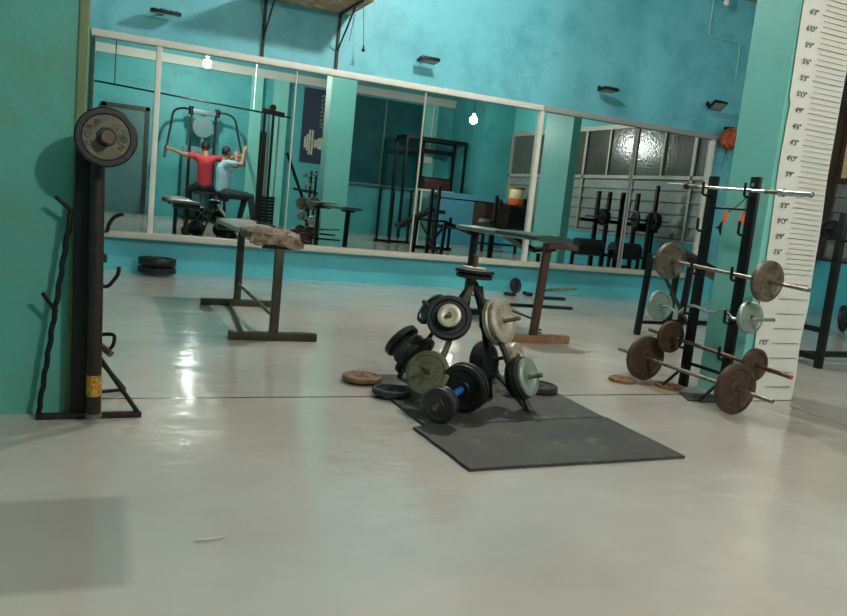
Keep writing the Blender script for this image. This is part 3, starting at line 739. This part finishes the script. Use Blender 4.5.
ez = [(2.895, 3.397, 0.415), (2.895, 3.282, 0.422), (2.895, 3.191, 0.405), (2.895, 3.133, 0.452), (2.895, 3.075, 0.461), (2.895, 2.978, 0.446), (2.895, 2.925, 0.46), (2.895, 2.882, 0.482), (2.895, 2.813, 0.44), (2.895, 2.769, 0.447), (2.895, 2.569, 0.479)]
ezb = barbell('curved chrome barbell with pale silver plates on the middle hooks of the rack', 2.895, 3.41, .415, 2.57, .476,
        [(3.345, .084, .024, 'green_silver'), (2.71, .080, .022, 'green_silver')], .0085, 'chrome', ez)
obj('clip', cyl(B(), (2.86, 3.37, .36), (2.83, 3.38, .35), .005), 'chrome', ezb)
barbell('dark brown barbell with small rusty plates, fourth from the top of the rack', 2.895, 3.40, .272, 2.43, .243, [(3.225, .088, .026, 'rust_plate'), (2.64, .080, .024, 'rust_plate')], .0105, 'bar_brown', None, 'red_tip')
barbell('lowest barbell with large rusty plates resting on the floor by the rack', 2.80, 3.52, .125, 2.42, .125, [(3.29, .122, .032, 'rust_plate'), (2.64, .122, .032, 'rust_plate')], .0105, 'bar_steel')

for o_ in list(COL.objects):
    if o_.parent is None and (o_.get('group') in ('barbells on the rack by the pillar', 'orange tags on the barbell rack') or o_ is rk):
        o_.location += V((.02, -.008, 0 if (o_ is rk or 'lowest' in o_['label']) else -.008))
# ---------------------------------------------------------------- racks and machines behind
def loaded_bar(name, lab, a, c, plates, m='black_steel', grp=None, rad=.011):
    t = thing(name, lab, 'barbell', (V(a) + V(c)) / 2, grp)
    obj('bar', cyl(B(), a, c, rad), m, t)
    d = (V(c) - V(a)).normalized()
    for s, r, th, mm in plates: obj('plate', plate_bm(V(a).lerp(V(c), s), d, r, th), mm, t)
    return t
sq = thing('bench_press_stand', 'black steel bench press stand behind the barbell rack', 'stand', (4.15, 4.75, 0))
for x in (3.95, 4.36):
    obj('leg', bar(B(), (x - .03, 4.7, .0), (x, 4.7, .63), .035, .045, .003), 'black_steel', sq)
obj('top_bar', bar(B(), (3.93, 4.7, .62), (4.38, 4.7, .62), .03, .03, .003), 'black_steel', sq)
obj('low_bar', bar(B(), (3.93, 4.7, .10), (4.35, 4.7, .10), .025, .025), 'black_steel', sq)
obj('diagonal_brace', bar(B(), (4.0, 4.68, .58), (4.36, 4.66, .12), .02, .02), 'dark_olive_steel', sq)
obj('side_rail', bar(B(), (4.36, 4.7, .6), (4.85, 4.6, .48), .05, .05), 'black_steel', sq)
obj('rear_leg', bar(B(), (4.85, 4.6, .48), (4.85, 4.62, 0), .035, .035), 'black_steel', sq)
ib = thing('incline_bench', 'black padded incline bench leaning down behind the rack toward the pillar', 'bench', (5.05, 5.3, 0))
b = B(); bar(b, (4.62, 5.3, .69), (5.42, 5.2, .36), .27, .06, .01); obj('backrest', b, 'pad_black', ib)
b = B(); bar(b, (5.42, 5.2, .37), (5.75, 5.18, .40), .27, .05, .01); obj('seat', b, 'pad_black', ib)
for x, z in ((4.75, .58), (5.5, .33)): obj('leg', bar(B(), (x, 5.3, 0), (x, 5.28, z), .04, .04), 'black_steel', ib)
obj('base_bar', bar(B(), (4.7, 5.3, .02), (5.55, 5.3, .02), .04, .04), 'black_steel', ib)
ub = thing('storage_pegboard', 'black steel peg stand by the wall under the mirror end', 'stand', (6.35, 6.3, 0))
obj('upright', bar(B(), (6.42, 6.3, 0), (6.42, 6.3, 1.0), .04, .04), 'black_steel', ub)
obj('base_bar', bar(B(), (6.2, 6.3, .02), (6.65, 6.3, .02), .04, .04), 'black_steel', ub)
obj('peg', cyl(B(), (6.42, 6.3, .905), (6.02, 6.2, .90), .012), 'black_steel', ub)
plate((6.235, 6.253, .903), (-1, -.25, 0), .115, .03, 'black_plate', 'black plate on a peg half hidden by the right teal pillar', 'plates behind the pillar')
# rack right of the chart
rr = thing('squat_rack', 'low black squat rack standing right of the height chart', 'rack', (4.6, 3.75, 0))
obj('upright', bar(B(), (4.60, 3.62, .0), (4.60, 3.62, 1.06), .045, .045, .003), 'black_steel', rr)
obj('upright', bar(B(), (4.60, 3.86, .0), (4.60, 3.86, 1.10), .045, .045, .003), 'brown_steel', rr)
obj('upright', bar(B(), (5.55, 3.86, .0), (5.55, 3.86, 1.06), .045, .045, .003), 'black_steel', rr)
obj('cross_bar', bar(B(), (4.60, 3.6, .07), (4.60, 3.9, .07), .04, .04), 'black_steel', rr)
obj('cross_bar', bar(B(), (4.60, 3.6, .26), (4.60, 3.9, .26), .035, .035), 'black_steel', rr)
obj('cross_bar', bar(B(), (4.60, 3.86, .05), (5.55, 3.86, .05), .04, .04), 'black_steel', rr)
obj('hook', tube(B(), [(4.6, 3.6, .88), (4.6, 3.55, .88), (4.6, 3.54, .93)], .012), 'black_steel', rr)
loaded_bar('barbell', 'black barbell with dark plate across the squat rack right of the height chart', (4.52, 3.74, .94), (5.75, 3.72, .94), [(.10, .072, .04, 'black_plate'), (.95, .072, .04, 'black_plate')], 'black_steel')
plate((6.95, 5.28, .13), (.4, -1, .1), .13, .04, 'black_plate', 'black plate on edge at the right border, beyond the squat rack', 'plates by the louvre wall')

# ---------------------------------------------------------------- far side of the room (seen in the mirror)
fm = thing('fly_machine', 'grey and teal chest fly machine with long curved black arms', 'exercise machine', (2.03, -2.4, 0))
b = B(); box(b, (1.78, -2.55, 2.14), (2.30, -2.42, 2.24), .01); obj('header', b, 'machine_grey', fm)
b = B(); cyl(b, (2.04, -2.6, 1.9), (2.04, -2.5, 1.9), .21, None, 32); obj('arch_panel', b, 'machine_grey', fm)
b = B(); box(b, (1.68, -2.75, .1), (2.40, -2.62, 1.5), .02); obj('weight_shroud', b, 'machine_body', fm)
for x in (1.80, 2.28): obj('upright', bar(B(), (x, -2.5, 0), (x, -2.5, 2.16), .045, .05), 'black_steel', fm)
obj('upright', bar(B(), (2.04, -2.56, 0), (2.04, -2.56, 2.16), .05, .05), 'machine_grey', fm)
for s in (-1, 1):
    pts = [(2.04 + s * .24, -2.45, 2.2), (2.04 + s * .42, -2.42, 2.22), (2.04 + s * .60, -2.35, 2.12), (2.04 + s * .66, -2.2, 1.80), (2.04 + s * .73, -1.98, 1.42), (2.04 + s * .77, -1.9, 1.20)]
    obj('arm', tube(B(), smooth_path(pts, 6), .022), 'black_steel', fm)
    obj('pivot', cyl(B(), (2.04 + s * .26, -2.45, 2.12), (2.04 + s * .26, -2.45, 2.28), .05), 'black_steel', fm)
    obj('hand_grip', cyl(B(), pts[-2], pts[-1], .028), 'pad_black', fm)
obj('seat', box(B(), (1.86, -1.98, .55), (2.22, -1.58, .61), .015), 'pad_black', fm)
obj('seat_post', bar(B(), (2.04, -1.8, 0), (2.04, -1.8, .56), .06, .06), 'machine_grey', fm)
obj('base_bar', bar(B(), (2.04, -2.56, .03), (2.04, -1.6, .03), .06, .05), 'black_steel', fm)
obj('base_bar', bar(B(), (1.7, -2.5, .03), (2.4, -2.5, .03), .06, .05), 'black_steel', fm)

# ---- people
def capsules(segs, balls=(), voxel=.007, sm=4):
    b = B()
    for a, c, r0, r1 in segs:
        a, c = V(a), V(c)
        cyl(b, a, c, r0, r1, 18); ball(b, a, r0, seg=18); ball(b, c, r1, seg=18)
    for c, r, sc in balls: ball(b, c, r, sc, 24)
    me = bpy.data.meshes.new('t'); b.to_mesh(me); b.free()
    o = bpy.data.objects.new('t', me); COL.objects.link(o)
    m = o.modifiers.new('r', 'REMESH'); m.mode = 'VOXEL'; m.voxel_size = voxel; m.use_smooth_shade = True
    s = o.modifiers.new('s', 'SMOOTH'); s.iterations = sm; s.factor = .5
    dg = bpy.context.evaluated_depsgraph_get(); dg.update()
    me2 = bpy.data.meshes.new_from_object(o.evaluated_get(dg))
    bpy.data.objects.remove(o); bpy.data.meshes.remove(me)
    t = B(); t.from_mesh(me2); bpy.data.meshes.remove(me2); return t
def hand(wr, direction, palm_n, curl=.7, thumb_side=1):
    """palm and five bent fingers as capsules; direction = from wrist to knuckles"""
    d = V(direction).normalized(); n = V(palm_n); n = (n - d * n.dot(d)).normalized(); s = d.cross(n) * thumb_side
    w = V(wr); segs = []
    for k, ln in enumerate((.072, .080, .074, .060)):
        off = s * (.030 - .020 * k)
        k0 = w + d * .085 + off
        segs.append((w + off * .6, k0, .013, .0105))
        p = k0; a = curl * .6; L_ = ln
        for j, fr in enumerate((.45, .32, .23)):
            q = p + (d * math.cos(a) + n * math.sin(a)) * L_ * fr
            segs.append((p, q, .0092 - .0008 * j, .0086 - .0008 * j)); p = q; a += curl
    tb = w + d * .025 + s * .028
    t1 = tb + (d * .6 + s * .6 + n * .45).normalized() * .04
    t2 = t1 + (d * .55 + n * .8).normalized() * .03
    segs += [(w + d * .01 + s * .015, tb, .014, .013), (tb, t1, .012, .010), (t1, t2, .010, .0085)]
    return segs
def person(name_label, loc, j, face, shirt, shoes='black_steel', palm=((0, 0, -1), (0, 0, -1))):
    """j: joints dict of world points"""
    t = thing('person', name_label, 'person', loc)
    hd, nk, ch, hp = V(j['head']), V(j['neck']), V(j['chest']), V(j['hip'])
    fc = V(face).normalized(); side = fc.cross(V((0, 0, 1))).normalized()
    segs = [(hp, ch, .125, .13), (ch, nk, .11, .06), (nk, hd - V((0, 0, .04)), .055, .052)]
    balls = [(hd, .088, (.88, .95, 1.18)), (hd + fc * .035 - V((0, 0, .055)), .055, (.95, .95, 1.)),
             (hd + fc * .095 - V((0, 0, .012)), .014, (.8, 1, 1.4)), (hd + fc * .085 - V((0, 0, .048)), .016, (1.4, .7, .5)),
             (hd + side * .080, .02, (.5, 1, 1.5)), (hd - side * .080, .02, (.5, 1, 1.5)),
             (hd + fc * .078 + side * .03 + V((0, 0, .012)), .012, (1.3, .7, .8)), (hd + fc * .078 - side * .03 + V((0, 0, .012)), .012, (1.3, .7, .8))]
    for k in (0, 1):
        sh_, el, wr = V(j['sh'][k]), V(j['el'][k]), V(j['wr'][k])
        segs += [(ch + (sh_ - ch) * .5, sh_, .08, .058), (sh_, el, .05, .039), (el, wr, .037, .025)]
        segs += hand(wr, (wr - el), palm[k], .75, 1 if k else -1)
        hj, kn, an = V(j['hj'][k]), V(j['kn'][k]), V(j['an'][k])
        segs += [(hp, hj, .11, .10), (hj, kn, .088, .058), (kn, an, .055, .036), (an, an + V(j['toe'][k]) * .18 - V((0, 0, .035)), .036, .026)]
    obj('body', capsules(segs, balls), 'skin', t)
    ax = (ch - hp); 
    sg = [(hp + ax * .05, ch, .14, .148), (ch, nk - V((0, 0, .035)), .125, .068)]
    for k in (0, 1):
        sh_, el = V(j['sh'][k]), V(j['el'][k])
        sg += [(ch + (sh_ - ch) * .5, sh_, .095, .070), (sh_, sh_.lerp(el, .45), .064, .060)]
    obj('shirt', capsules(sg, (), .009, 3), shirt, t)
    sg = [(hp - ax.normalized() * .02, hp + ax * .1, .137, .13)]
    for k in (0, 1):
        hj, kn, an = V(j['hj'][k]), V(j['kn'][k]), V(j['an'][k])
        sg += [(hp, hj, .125, .115), (hj, kn, .102, .07), (kn, kn.lerp(an, .85), .068, .052)]
    obj('trousers', capsules(sg, (), .009, 3), 'trousers', t)
    b = B(); ball(b, hd + V((0, 0, .022)) - fc * .016, .094, (.93, .98, 1.12), 26)
    for v in list(b.verts):
        d_ = v.co - hd
        if d_.dot(fc) > .045 and d_.z < .05 or d_.z < -.06: pass
    bmesh.ops.delete(b, geom=[v for v in b.verts if ((v.co - hd).dot(fc) > .038 and (v.co - hd).z < .062) or (v.co - hd).z < -.055], context='VERTS')
    for v in b.verts: v.co += V([random.uniform(-.003, .003) for _ in range(3)])
    obj('hair', b, 'hair', t)
    for k in (0, 1):
        an = V(j['an'][k]); to = V(j['toe'][k])
        b = B(); obox(b, an + to * .07 - V((0, 0, .035)), (.25, .085, .055), to, (0, 0, 1), .02)
        cyl(b, an - V((0, 0, .02)), an + V((0, 0, .03)), .048, .046)
        obj('shoe', b, shoes, t)
    return t
person('person in a red polo shirt seated with both arms spread to the machine grips', (2.04, -1.78, 0),
       dict(head=(2.02, -1.79, 1.475), neck=(2.03, -1.76, 1.335), chest=(2.03, -1.74, 1.16), hip=(2.04, -1.75, .74),
            sh=[(1.86, -1.75, 1.275), (2.20, -1.75, 1.275)], el=[(1.60, -1.80, 1.30), (2.46, -1.80, 1.30)], wr=[(1.375, -1.92, 1.375), (2.70, -1.92, 1.375)],
            hj=[(1.95, -1.82, .70), (2.13, -1.82, .70)], kn=[(1.80, -2.18, .62), (2.28, -2.18, .62)], an=[(1.82, -2.24, .09), (2.26, -2.24, .09)],
            toe=[(-.2, -1, 0), (.2, -1, 0)]), (0, -1, -.1), 'red_shirt', palm=((0, -1, -.3), (0, -1, -.3)))
person('person in a pale blue shirt sitting low with both hands raised', (2.42, -1.28, 0),
       dict(head=(2.36, -1.27, 1.40), neck=(2.33, -1.27, 1.26), chest=(2.33, -1.28, 1.08), hip=(2.33, -1.28, .66),
            sh=[(2.36, -1.44, 1.20), (2.38, -1.12, 1.20)], el=[(2.60, -1.52, 1.16), (2.63, -1.12, 1.20)], wr=[(2.60, -1.62, 1.36), (2.68, -1.24, 1.47)],
            hj=[(2.38, -1.37, .62), (2.38, -1.19, .62)], kn=[(2.80, -1.42, .62), (2.84, -1.10, .60)], an=[(2.70, -1.45, .09), (2.92, -1.06, .09)],
            toe=[(1, -.1, 0), (1, .1, 0)]), (1, -.35, .1), 'blue_shirt', palm=((0, -1, 0), (.3, -1, 0)))
so = thing('stool', 'low black stool under the person in the pale blue shirt', 'stool', (2.3, -1.28, 0))
obj('seat', cyl(B(), (2.3, -1.28, .47), (2.3, -1.28, .52), .16, None, 28), 'pad_black', so)
for a in range(4):
    c_, s_ = math.cos(PI / 4 + a * PI / 2), math.sin(PI / 4 + a * PI / 2)
    obj('leg', bar(B(), (2.3 + .15 * c_, -1.28 + .15 * s_, 0), (2.3 + .10 * c_, -1.28 + .10 * s_, .48), .025), 'black_steel', so)

cm = thing('cable_machine', 'tall black cable machine with twin guide posts, seen in the mirror', 'exercise machine', (3.1, -.5, 0))
for x, m_ in ((2.88, 'black_steel'), (2.96, 'frame_grey'), (3.04, 'black_steel'), (3.15, 'frame_grey')):
    obj('guide_post', bar(B(), (x, -.5, .02), (x + .0, -.5, 2.2), .03 if m_ == 'frame_grey' else .045, .03), m_, cm)
obj('head_block', bar(B(), (2.82, -.5, 2.22), (3.24, -.5, 2.18), .08, .09, .01), 'brown_steel', cm)
obj('base', box(B(), (2.78, -.8, 0), (3.35, -.25, .06), .006), 'black_steel', cm)
obj('pulley', cyl(B(), (3.0, -.44, 2.28), (3.0, -.38, 2.28), .06), 'brown_steel', cm)
b = B()
for k in range(9): box(b, (2.87, -.56, .12 + k * .06), (3.17, -.44, .172 + k * .06), .004)
obj('weight_stack', b, 'black_steel', cm)
obj('cable', tube(B(), [(3.0, -.36, 2.26), (3.0, -.36, .8)], .006), 'black_steel', cm)
obj('seat_rail', bar(B(), (3.35, -.5, 1.5), (3.75, -.3, .5), .05, .05), 'black_steel', cm)
obj('seat_rail', bar(B(), (3.75, -.3, .5), (3.8, -.3, .0), .05, .05), 'black_steel', cm)
obj('foot_pad', bar(B(), (3.5, -.4, .85), (3.95, -.35, .80), .18, .05), 'pad_black', cm)
pb = thing('pull_up_bar', 'long dark overhead bar running to the cable machine', 'bar', (2.3, -1.0, 2.2))
obj('bar', cyl(B(), (-.1, -1.0, 2.36), (3.45, -.9, 2.19), .016), 'black_steel', pb)
obj('hanger', cyl(B(), (.3, -1.0, 2.33), (.3, -1.0, 3.5), .01), 'black_steel', pb)
obj('hanger', cyl(B(), (2.75, -.93, 2.22), (2.75, -.93, 3.5), .01), 'conduit_white', pb)
# poster
po = thing('poster', 'navy banner with a beige dumbbell and pale scribbled script, seen in the mirror', 'poster', (4.6, YB + .01, 1.45))
obj('sheet', box(B(), (4.20, YB + .002, 1.45), (4.92, YB + .012, 3.08)), 'navy', po, False)
b = B()
for x, z0, z1 in ((4.30, 1.78, 2.02), (4.35, 1.72, 2.08), (4.40, 1.64, 2.18), (4.46, 1.64, 2.18), (4.52, 1.8, 1.98), (4.76, 1.72, 2.06), (4.82, 1.78, 2.0)):
    box(b, (x - .02, YB + .012, z0), (x + .022, YB + .016, z1))
lathe(b, [(.0, -.002), (.13, -.002), (.13, .002), (.0, .002)], (4.66, YB + .015, 1.90), (0, 1, 0), 28, True)
obj('printed_dumbbell', b, 'beige', po, False)
b = B(); random.seed(5)
for r_ in range(9):
    z = 2.26 + r_ * .085
    pts = [(4.60 + k * .028, YB + .015, z + .028 * math.sin(k * 2.1 + r_ * 1.3) + random.uniform(-.01, .01)) for k in range(11)]
    tube(b, smooth_path(pts, 3), .005, 5)
obj('printed_script', b, 'beige', po, False)
# switch and conduit on pilaster
sw = thing('switch_box', 'white switch box on a white conduit down the teal pilaster, seen in the mirror', 'switch', (7.2, YB + .15, 1.7))
obj('box', box(B(), (7.12, YB + .14, 1.76), (7.32, YB + .2, 1.96), .006), 'white_plastic', sw)
obj('conduit', cyl(B(), (7.26, YB + .155, 1.96), (7.28, YB + .155, 3.12), .014), 'conduit_white', sw)
# guard posts of a dip station
dp = thing('dip_station', 'black dip station with slim upright posts, seen in the mirror', 'exercise machine', (5.3, .1, 0))
for x, y, z in ((5.10, 0, 1.04), (5.28, .25, 1.0), (5.75, 0, 1.06)):
    obj('post', bar(B(), (x, y, 0), (x, y, z), .045, .045, .003), 'black_steel', dp)
obj('base_bar', bar(B(), (5.05, 0, .03), (5.8, 0, .03), .05, .05), 'black_steel', dp)
obj('base_bar', bar(B(), (5.28, .28, .03), (5.28, -.02, .03), .05, .05), 'black_steel', dp)
ic = thing('incline_bench', 'black adjustable incline bench in front of the blue low wall, seen in the mirror', 'bench', (5.6, 1.0, 0))
b = B(); bar(b, (5.12, 1.0, .36), (5.72, 1.0, .70), .26, .07, .012); obj('backrest', b, 'pad_black', ic)
b = B(); bar(b, (5.70, 1.0, .72), (6.0, 1.0, .70), .26, .07, .012); obj('seat', b, 'pad_black', ic)
for x0, x1, z in ((5.45, 5.45, .52), (5.85, 5.85, .68), (6.18, 6.18, .62)):
    obj('leg', bar(B(), (x0, 1.0, 0), (x1, 1.0, z), .045, .045), 'black_steel', ic)
obj('leg', bar(B(), (5.75, 1.0, .03), (6.05, 1.0, .42), .04, .04), 'black_steel', ic)
obj('foot_roller', cyl(B(), (5.95, 1.0, .45), (6.35, 1.0, .45), .05), 'pad_black', ic)
obj('base_bar', bar(B(), (5.4, 1.0, .025), (6.25, 1.0, .025), .05, .05), 'black_steel', ic)
# power cage
pg = thing('power_cage', 'dark open power cage standing before the partition, seen in the mirror', 'rack', (7.0, -2.1, 0))
for x in (6.3, 6.95, 7.75):
    for y in (-2.5, -1.9):
        if x == 6.95 and y == -1.9: continue
        obj('upright', bar(B(), (x, y, 0), (x, y, 2.25), .055, .055), 'black_steel', pg)
for y in (-2.5, -1.9): obj('cross_bar', bar(B(), (6.3, y, 2.25), (7.75, y, 2.25), .06, .07), 'black_steel', pg)
for x in (6.3, 7.75): obj('cross_bar', bar(B(), (x, -2.5, 2.25), (x, -1.9, 2.25), .05, .06), 'black_steel', pg)
obj('cross_bar', bar(B(), (6.3, -2.5, 2.02), (7.75, -2.5, 2.02), .05, .1), 'black_steel', pg)
bx = thing('storage_box', 'dark brown box on a shelf before the teal pilaster, seen in the mirror', 'box', (6.98, -1.72, 1.15))
obj('body', box(B(), (6.68, -1.85, 1.14), (7.30, -1.60, 1.38), .008), 'cabinet', bx)
obj('lid', box(B(), (6.67, -1.86, 1.38), (7.31, -1.59, 1.41), .006), 'black_steel', bx)
tb = thing('side_table', 'plain table with white edge carrying the dark box, seen in the mirror', 'table', (7.0, -1.72, 0))
obj('table_top', box(B(), (6.6, -1.88, 1.10), (7.4, -1.56, 1.138), .004), 'conduit_white', tb)
for x in (6.64, 7.36):
    for y in (-1.84, -1.6): obj('leg', bar(B(), (x, y, 0), (x, y, 1.1), .035, .035), 'conduit_white', tb)
cbn = thing('cabinet', 'dark brown low cabinet before the blue low wall, seen in the mirror', 'cabinet', (7.55, -.6, 0))
obj('body', box(B(), (7.05, -1.0, .48), (8.15, -.5, .98), .008), 'cabinet', cbn)
for x0, x1 in ((7.09, 7.58), (7.62, 8.11)):
    dd = obj('door', box(B(), (x0, -.5, .52), (x1, -.485, .94), .004), 'black_steel' if x0 > 7.5 else 'cabinet', cbn)
    obj('knob', ball(B(), ((x1 - .05), -.475, .75), .014), 'chrome', dd)
for x in (7.1, 8.1):
    for y in (-.95, -.55): obj('leg', bar(B(), (x, y, 0), (x, y, .48), .05, .05), 'black_steel', cbn)
obj('lower_shelf', box(B(), (7.08, -.98, .14), (8.12, -.52, .17)), 'black_steel', cbn)
jr = thing('water_jar', 'cream topped jar with orange base on the brown cabinet', 'jar', (7.75, -.7, .98))
b = B(); lathe(b, [(0, .0), (.15, .0), (.155, .01), (.155, .13), (0, .13)], (7.75, -.7, .981), (0, 0, 1), 32); obj('base', b, 'orange_jar', jr)
b = B(); lathe(b, [(0, .13), (.15, .13), (.155, .15), (.155, .31), (.14, .33), (0, .33)], (7.75, -.7, .981), (0, 0, 1), 32); obj('body', b, 'cream', jr)
b = B(); lathe(b, [(0, .33), (.165, .33), (.165, .365), (.15, .375), (0, .375)], (7.75, -.7, .981), (0, 0, 1), 32); obj('lid', b, 'rust_bright', jr)
sb = thing('gym_bag', 'black gym bag beside the jar on the brown cabinet', 'bag', (8.02, -.72, .98))
b = B(); cyl(b, (7.93, -.72, 1.06), (8.14, -.74, 1.06), .075, None, 24); obj('bag_body', b, 'pad_black', sb)
obj('strap', tube(B(), smooth_path([(7.96, -.69, 1.12), (8.0, -.68, 1.19), (8.06, -.68, 1.19), (8.1, -.69, 1.12)]), .009), 'black_steel', sb)
for o_ in (cbn, jr, sb): o_.location += V((.10, .98, 0)) if o_ is cbn else V((.20, .98, 0))
# braces on louvres at the far end
br = thing('window_brace', 'pale diagonal brace across the far louvre bay, seen in the mirror', 'brace', (8.5, -1.9, 1.0))
obj('brace_bar', bar(B(), (8.56, -2.4, 2.7), (8.56, -1.5, 1.1), .05, .02), 'alu', br)
obj('brace_bar', bar(B(), (8.55, -2.6, 1.05), (8.55, -.4, 1.05), .04, .02), 'alu', br)
# plate rack near windows with barbell
wr = thing('power_rack', 'black multi post weight rack under the frosted windows, seen in the mirror', 'rack', (7.6, 4.0, 0))
for x, y, z in ((7.27, 4.0, 1.30), (7.48, 4.0, 1.31), (7.66, 4.1, 1.32), (8.03, 4.0, 1.34), (8.40, 4.0, 1.5)):
    obj('post', bar(B(), (x, y, 0), (x, y, z), .055, .055, .004), 'black_steel', wr)
obj('cross_bar', bar(B(), (6.95, 4.05, .84), (8.5, 4.05, .84), .04, .05), 'black_steel', wr)
obj('cross_bar', bar(B(), (8.0, 4.0, .80), (8.5, 4.0, .80), .05, .12), 'black_steel', wr)
obj('cross_bar', bar(B(), (7.2, 4.0, .03), (8.45, 4.0, .03), .06, .06), 'black_steel', wr)
obj('cross_bar', bar(B(), (7.2, 4.05, .32), (8.45, 4.05, .32), .04, .05), 'black_steel', wr)
loaded_bar('barbell', 'black loaded barbell lying across the weight rack posts, seen in the mirror', (6.95, 4.17, .90), (8.55, 4.17, .93), [(.21, .13, .10, 'black_plate'), (.82, .15, .10, 'black_plate')], 'bar_steel')
for i, (c, ln, lab_) in enumerate((((6.80, 4.55, .44), .44, 'thick dark foam roller on the machine nearest the far pillar'), ((7.44, 4.6, .43), .46, 'thick dark foam roller right of its neighbour under the windows'))):
    t = thing('padded_roller', lab_ + ', seen in the mirror', 'roller', (c[0], c[1], 0), 'padded rollers under the windows')
    cc = V(c); dxy = V((1, .05, 0)).normalized()
    obj('roller_pad', cyl(B(), cc - dxy * ln / 2, cc + dxy * ln / 2, .125, None, 28), 'roller', t)
    obj('axle', cyl(B(), cc - dxy * (ln / 2 + .05), cc + dxy * (ln / 2 + .05), .02), 'bar_steel', t)
    for s in (-1, 1):
        p = cc + dxy * s * (ln / 2 + .03)
        obj('leg', bar(B(), (p.x, p.y, 0), p, .04, .04), 'black_steel', t)
    obj('base_bar', bar(B(), (cc.x - .22, cc.y - .055, .02), (cc.x + .22, cc.y + .055, .02), .05, .04), 'black_steel', t)

# ---------------------------------------------------------------- small floor litter
tag(obj('twig', tube(B(), smooth_path([(.255, 1.745, .004), (.29, 1.74, .006), (.325, 1.752, .004)], 4), .0025, 6), 'scrap'), 'pale twig lying on the bare floor in front', 'twig')

# ---------------------------------------------------------------- lamps
def lamp(x, y, z, strength, lab, col=(1, .95, .88), r=.05):
    t = thing('ceiling_lamp', lab, 'lamp', (x, y, z), 'bare bulbs hanging from the ceiling')
    b = B(); ball(b, (x, y, z), r, (1, 1, 1.1), 24)
    obj('bulb', b, emit('bulb_glow', col, strength), t)
    b = B(); cyl(b, (x, y, z + r * .95), (x, y, z + r + .06), r * .5, r * .45); obj('socket', b, 'white_plastic', t)
    b = B(); cyl(b, (x, y, z + r + .06), (x, y, ZC), .006); obj('flex', b, 'black_steel', t)
    b = B(); cyl(b, (x, y, ZC - .03), (x, y, ZC), .05); obj('ceiling_rose', b, 'white_plastic', t)
lamp(2.6, 4.9, 3.28, 950, 'bare bulb hanging in front of the mirror, out of the photo', r=.07)
lamp(1.81, -.60, 2.90, 1300, 'bright bare bulb above the fly machine, seen in the mirror', r=.07)
lamp(6.65, .55, 2.50, 520, 'bright bare bulb over the incline bench, seen in the mirror', r=.07)
W = bpy.data.worlds.new('world'); S.world = W; W.use_nodes = True
W.node_tree.nodes['Background'].inputs[0].default_value = (.02, .025, .03, 1)

# ---------------------------------------------------------------- camera
f_px, roll, pitch, yaw = 765., -5.95, 7.8, 66.0
r, p, yw = map(math.radians, (roll, pitch, yaw))
fwd = V((0, math.cos(p), -math.sin(p))); up0 = V((0, math.sin(p), math.cos(p))); rt0 = V((1, 0, 0))
rt = rt0 * math.cos(r) - up0 * math.sin(r); up = up0 * math.cos(r) + rt0 * math.sin(r)
u_ = V((math.sin(yw), math.cos(yw), 0)); n_ = V((-math.cos(yw), math.sin(yw), 0))
def toroom(d): return V((d.dot(u_), d.dot(n_), d.z))
rt, up, fwd = toroom(rt), toroom(up), toroom(fwd)
cam = bpy.data.cameras.new('camera'); co = bpy.data.objects.new('camera', cam); COL.objects.link(co)
m = Matrix((rt, up, -fwd)).transposed().to_4x4(); m.translation = V((0, 0, .84))
co.matrix_world = m
cam.sensor_width = 36; cam.lens = 36 * f_px / 847; cam.clip_start = .02; cam.clip_end = 60
S.camera = co
S.view_settings.view_transform = 'Standard'; S.view_settings.look = 'None'
S.view_settings.gamma = 1; S.view_settings.use_curve_mapping = False
S.view_settings.exposure = 0.0
S.cycles.use_denoising = True
S.cycles.max_bounces = 10; S.cycles.glossy_bounces = 6; S.cycles.diffuse_bounces = 4
S.cycles.sample_clamp_indirect = 40
S.cycles.blur_glossy = .1
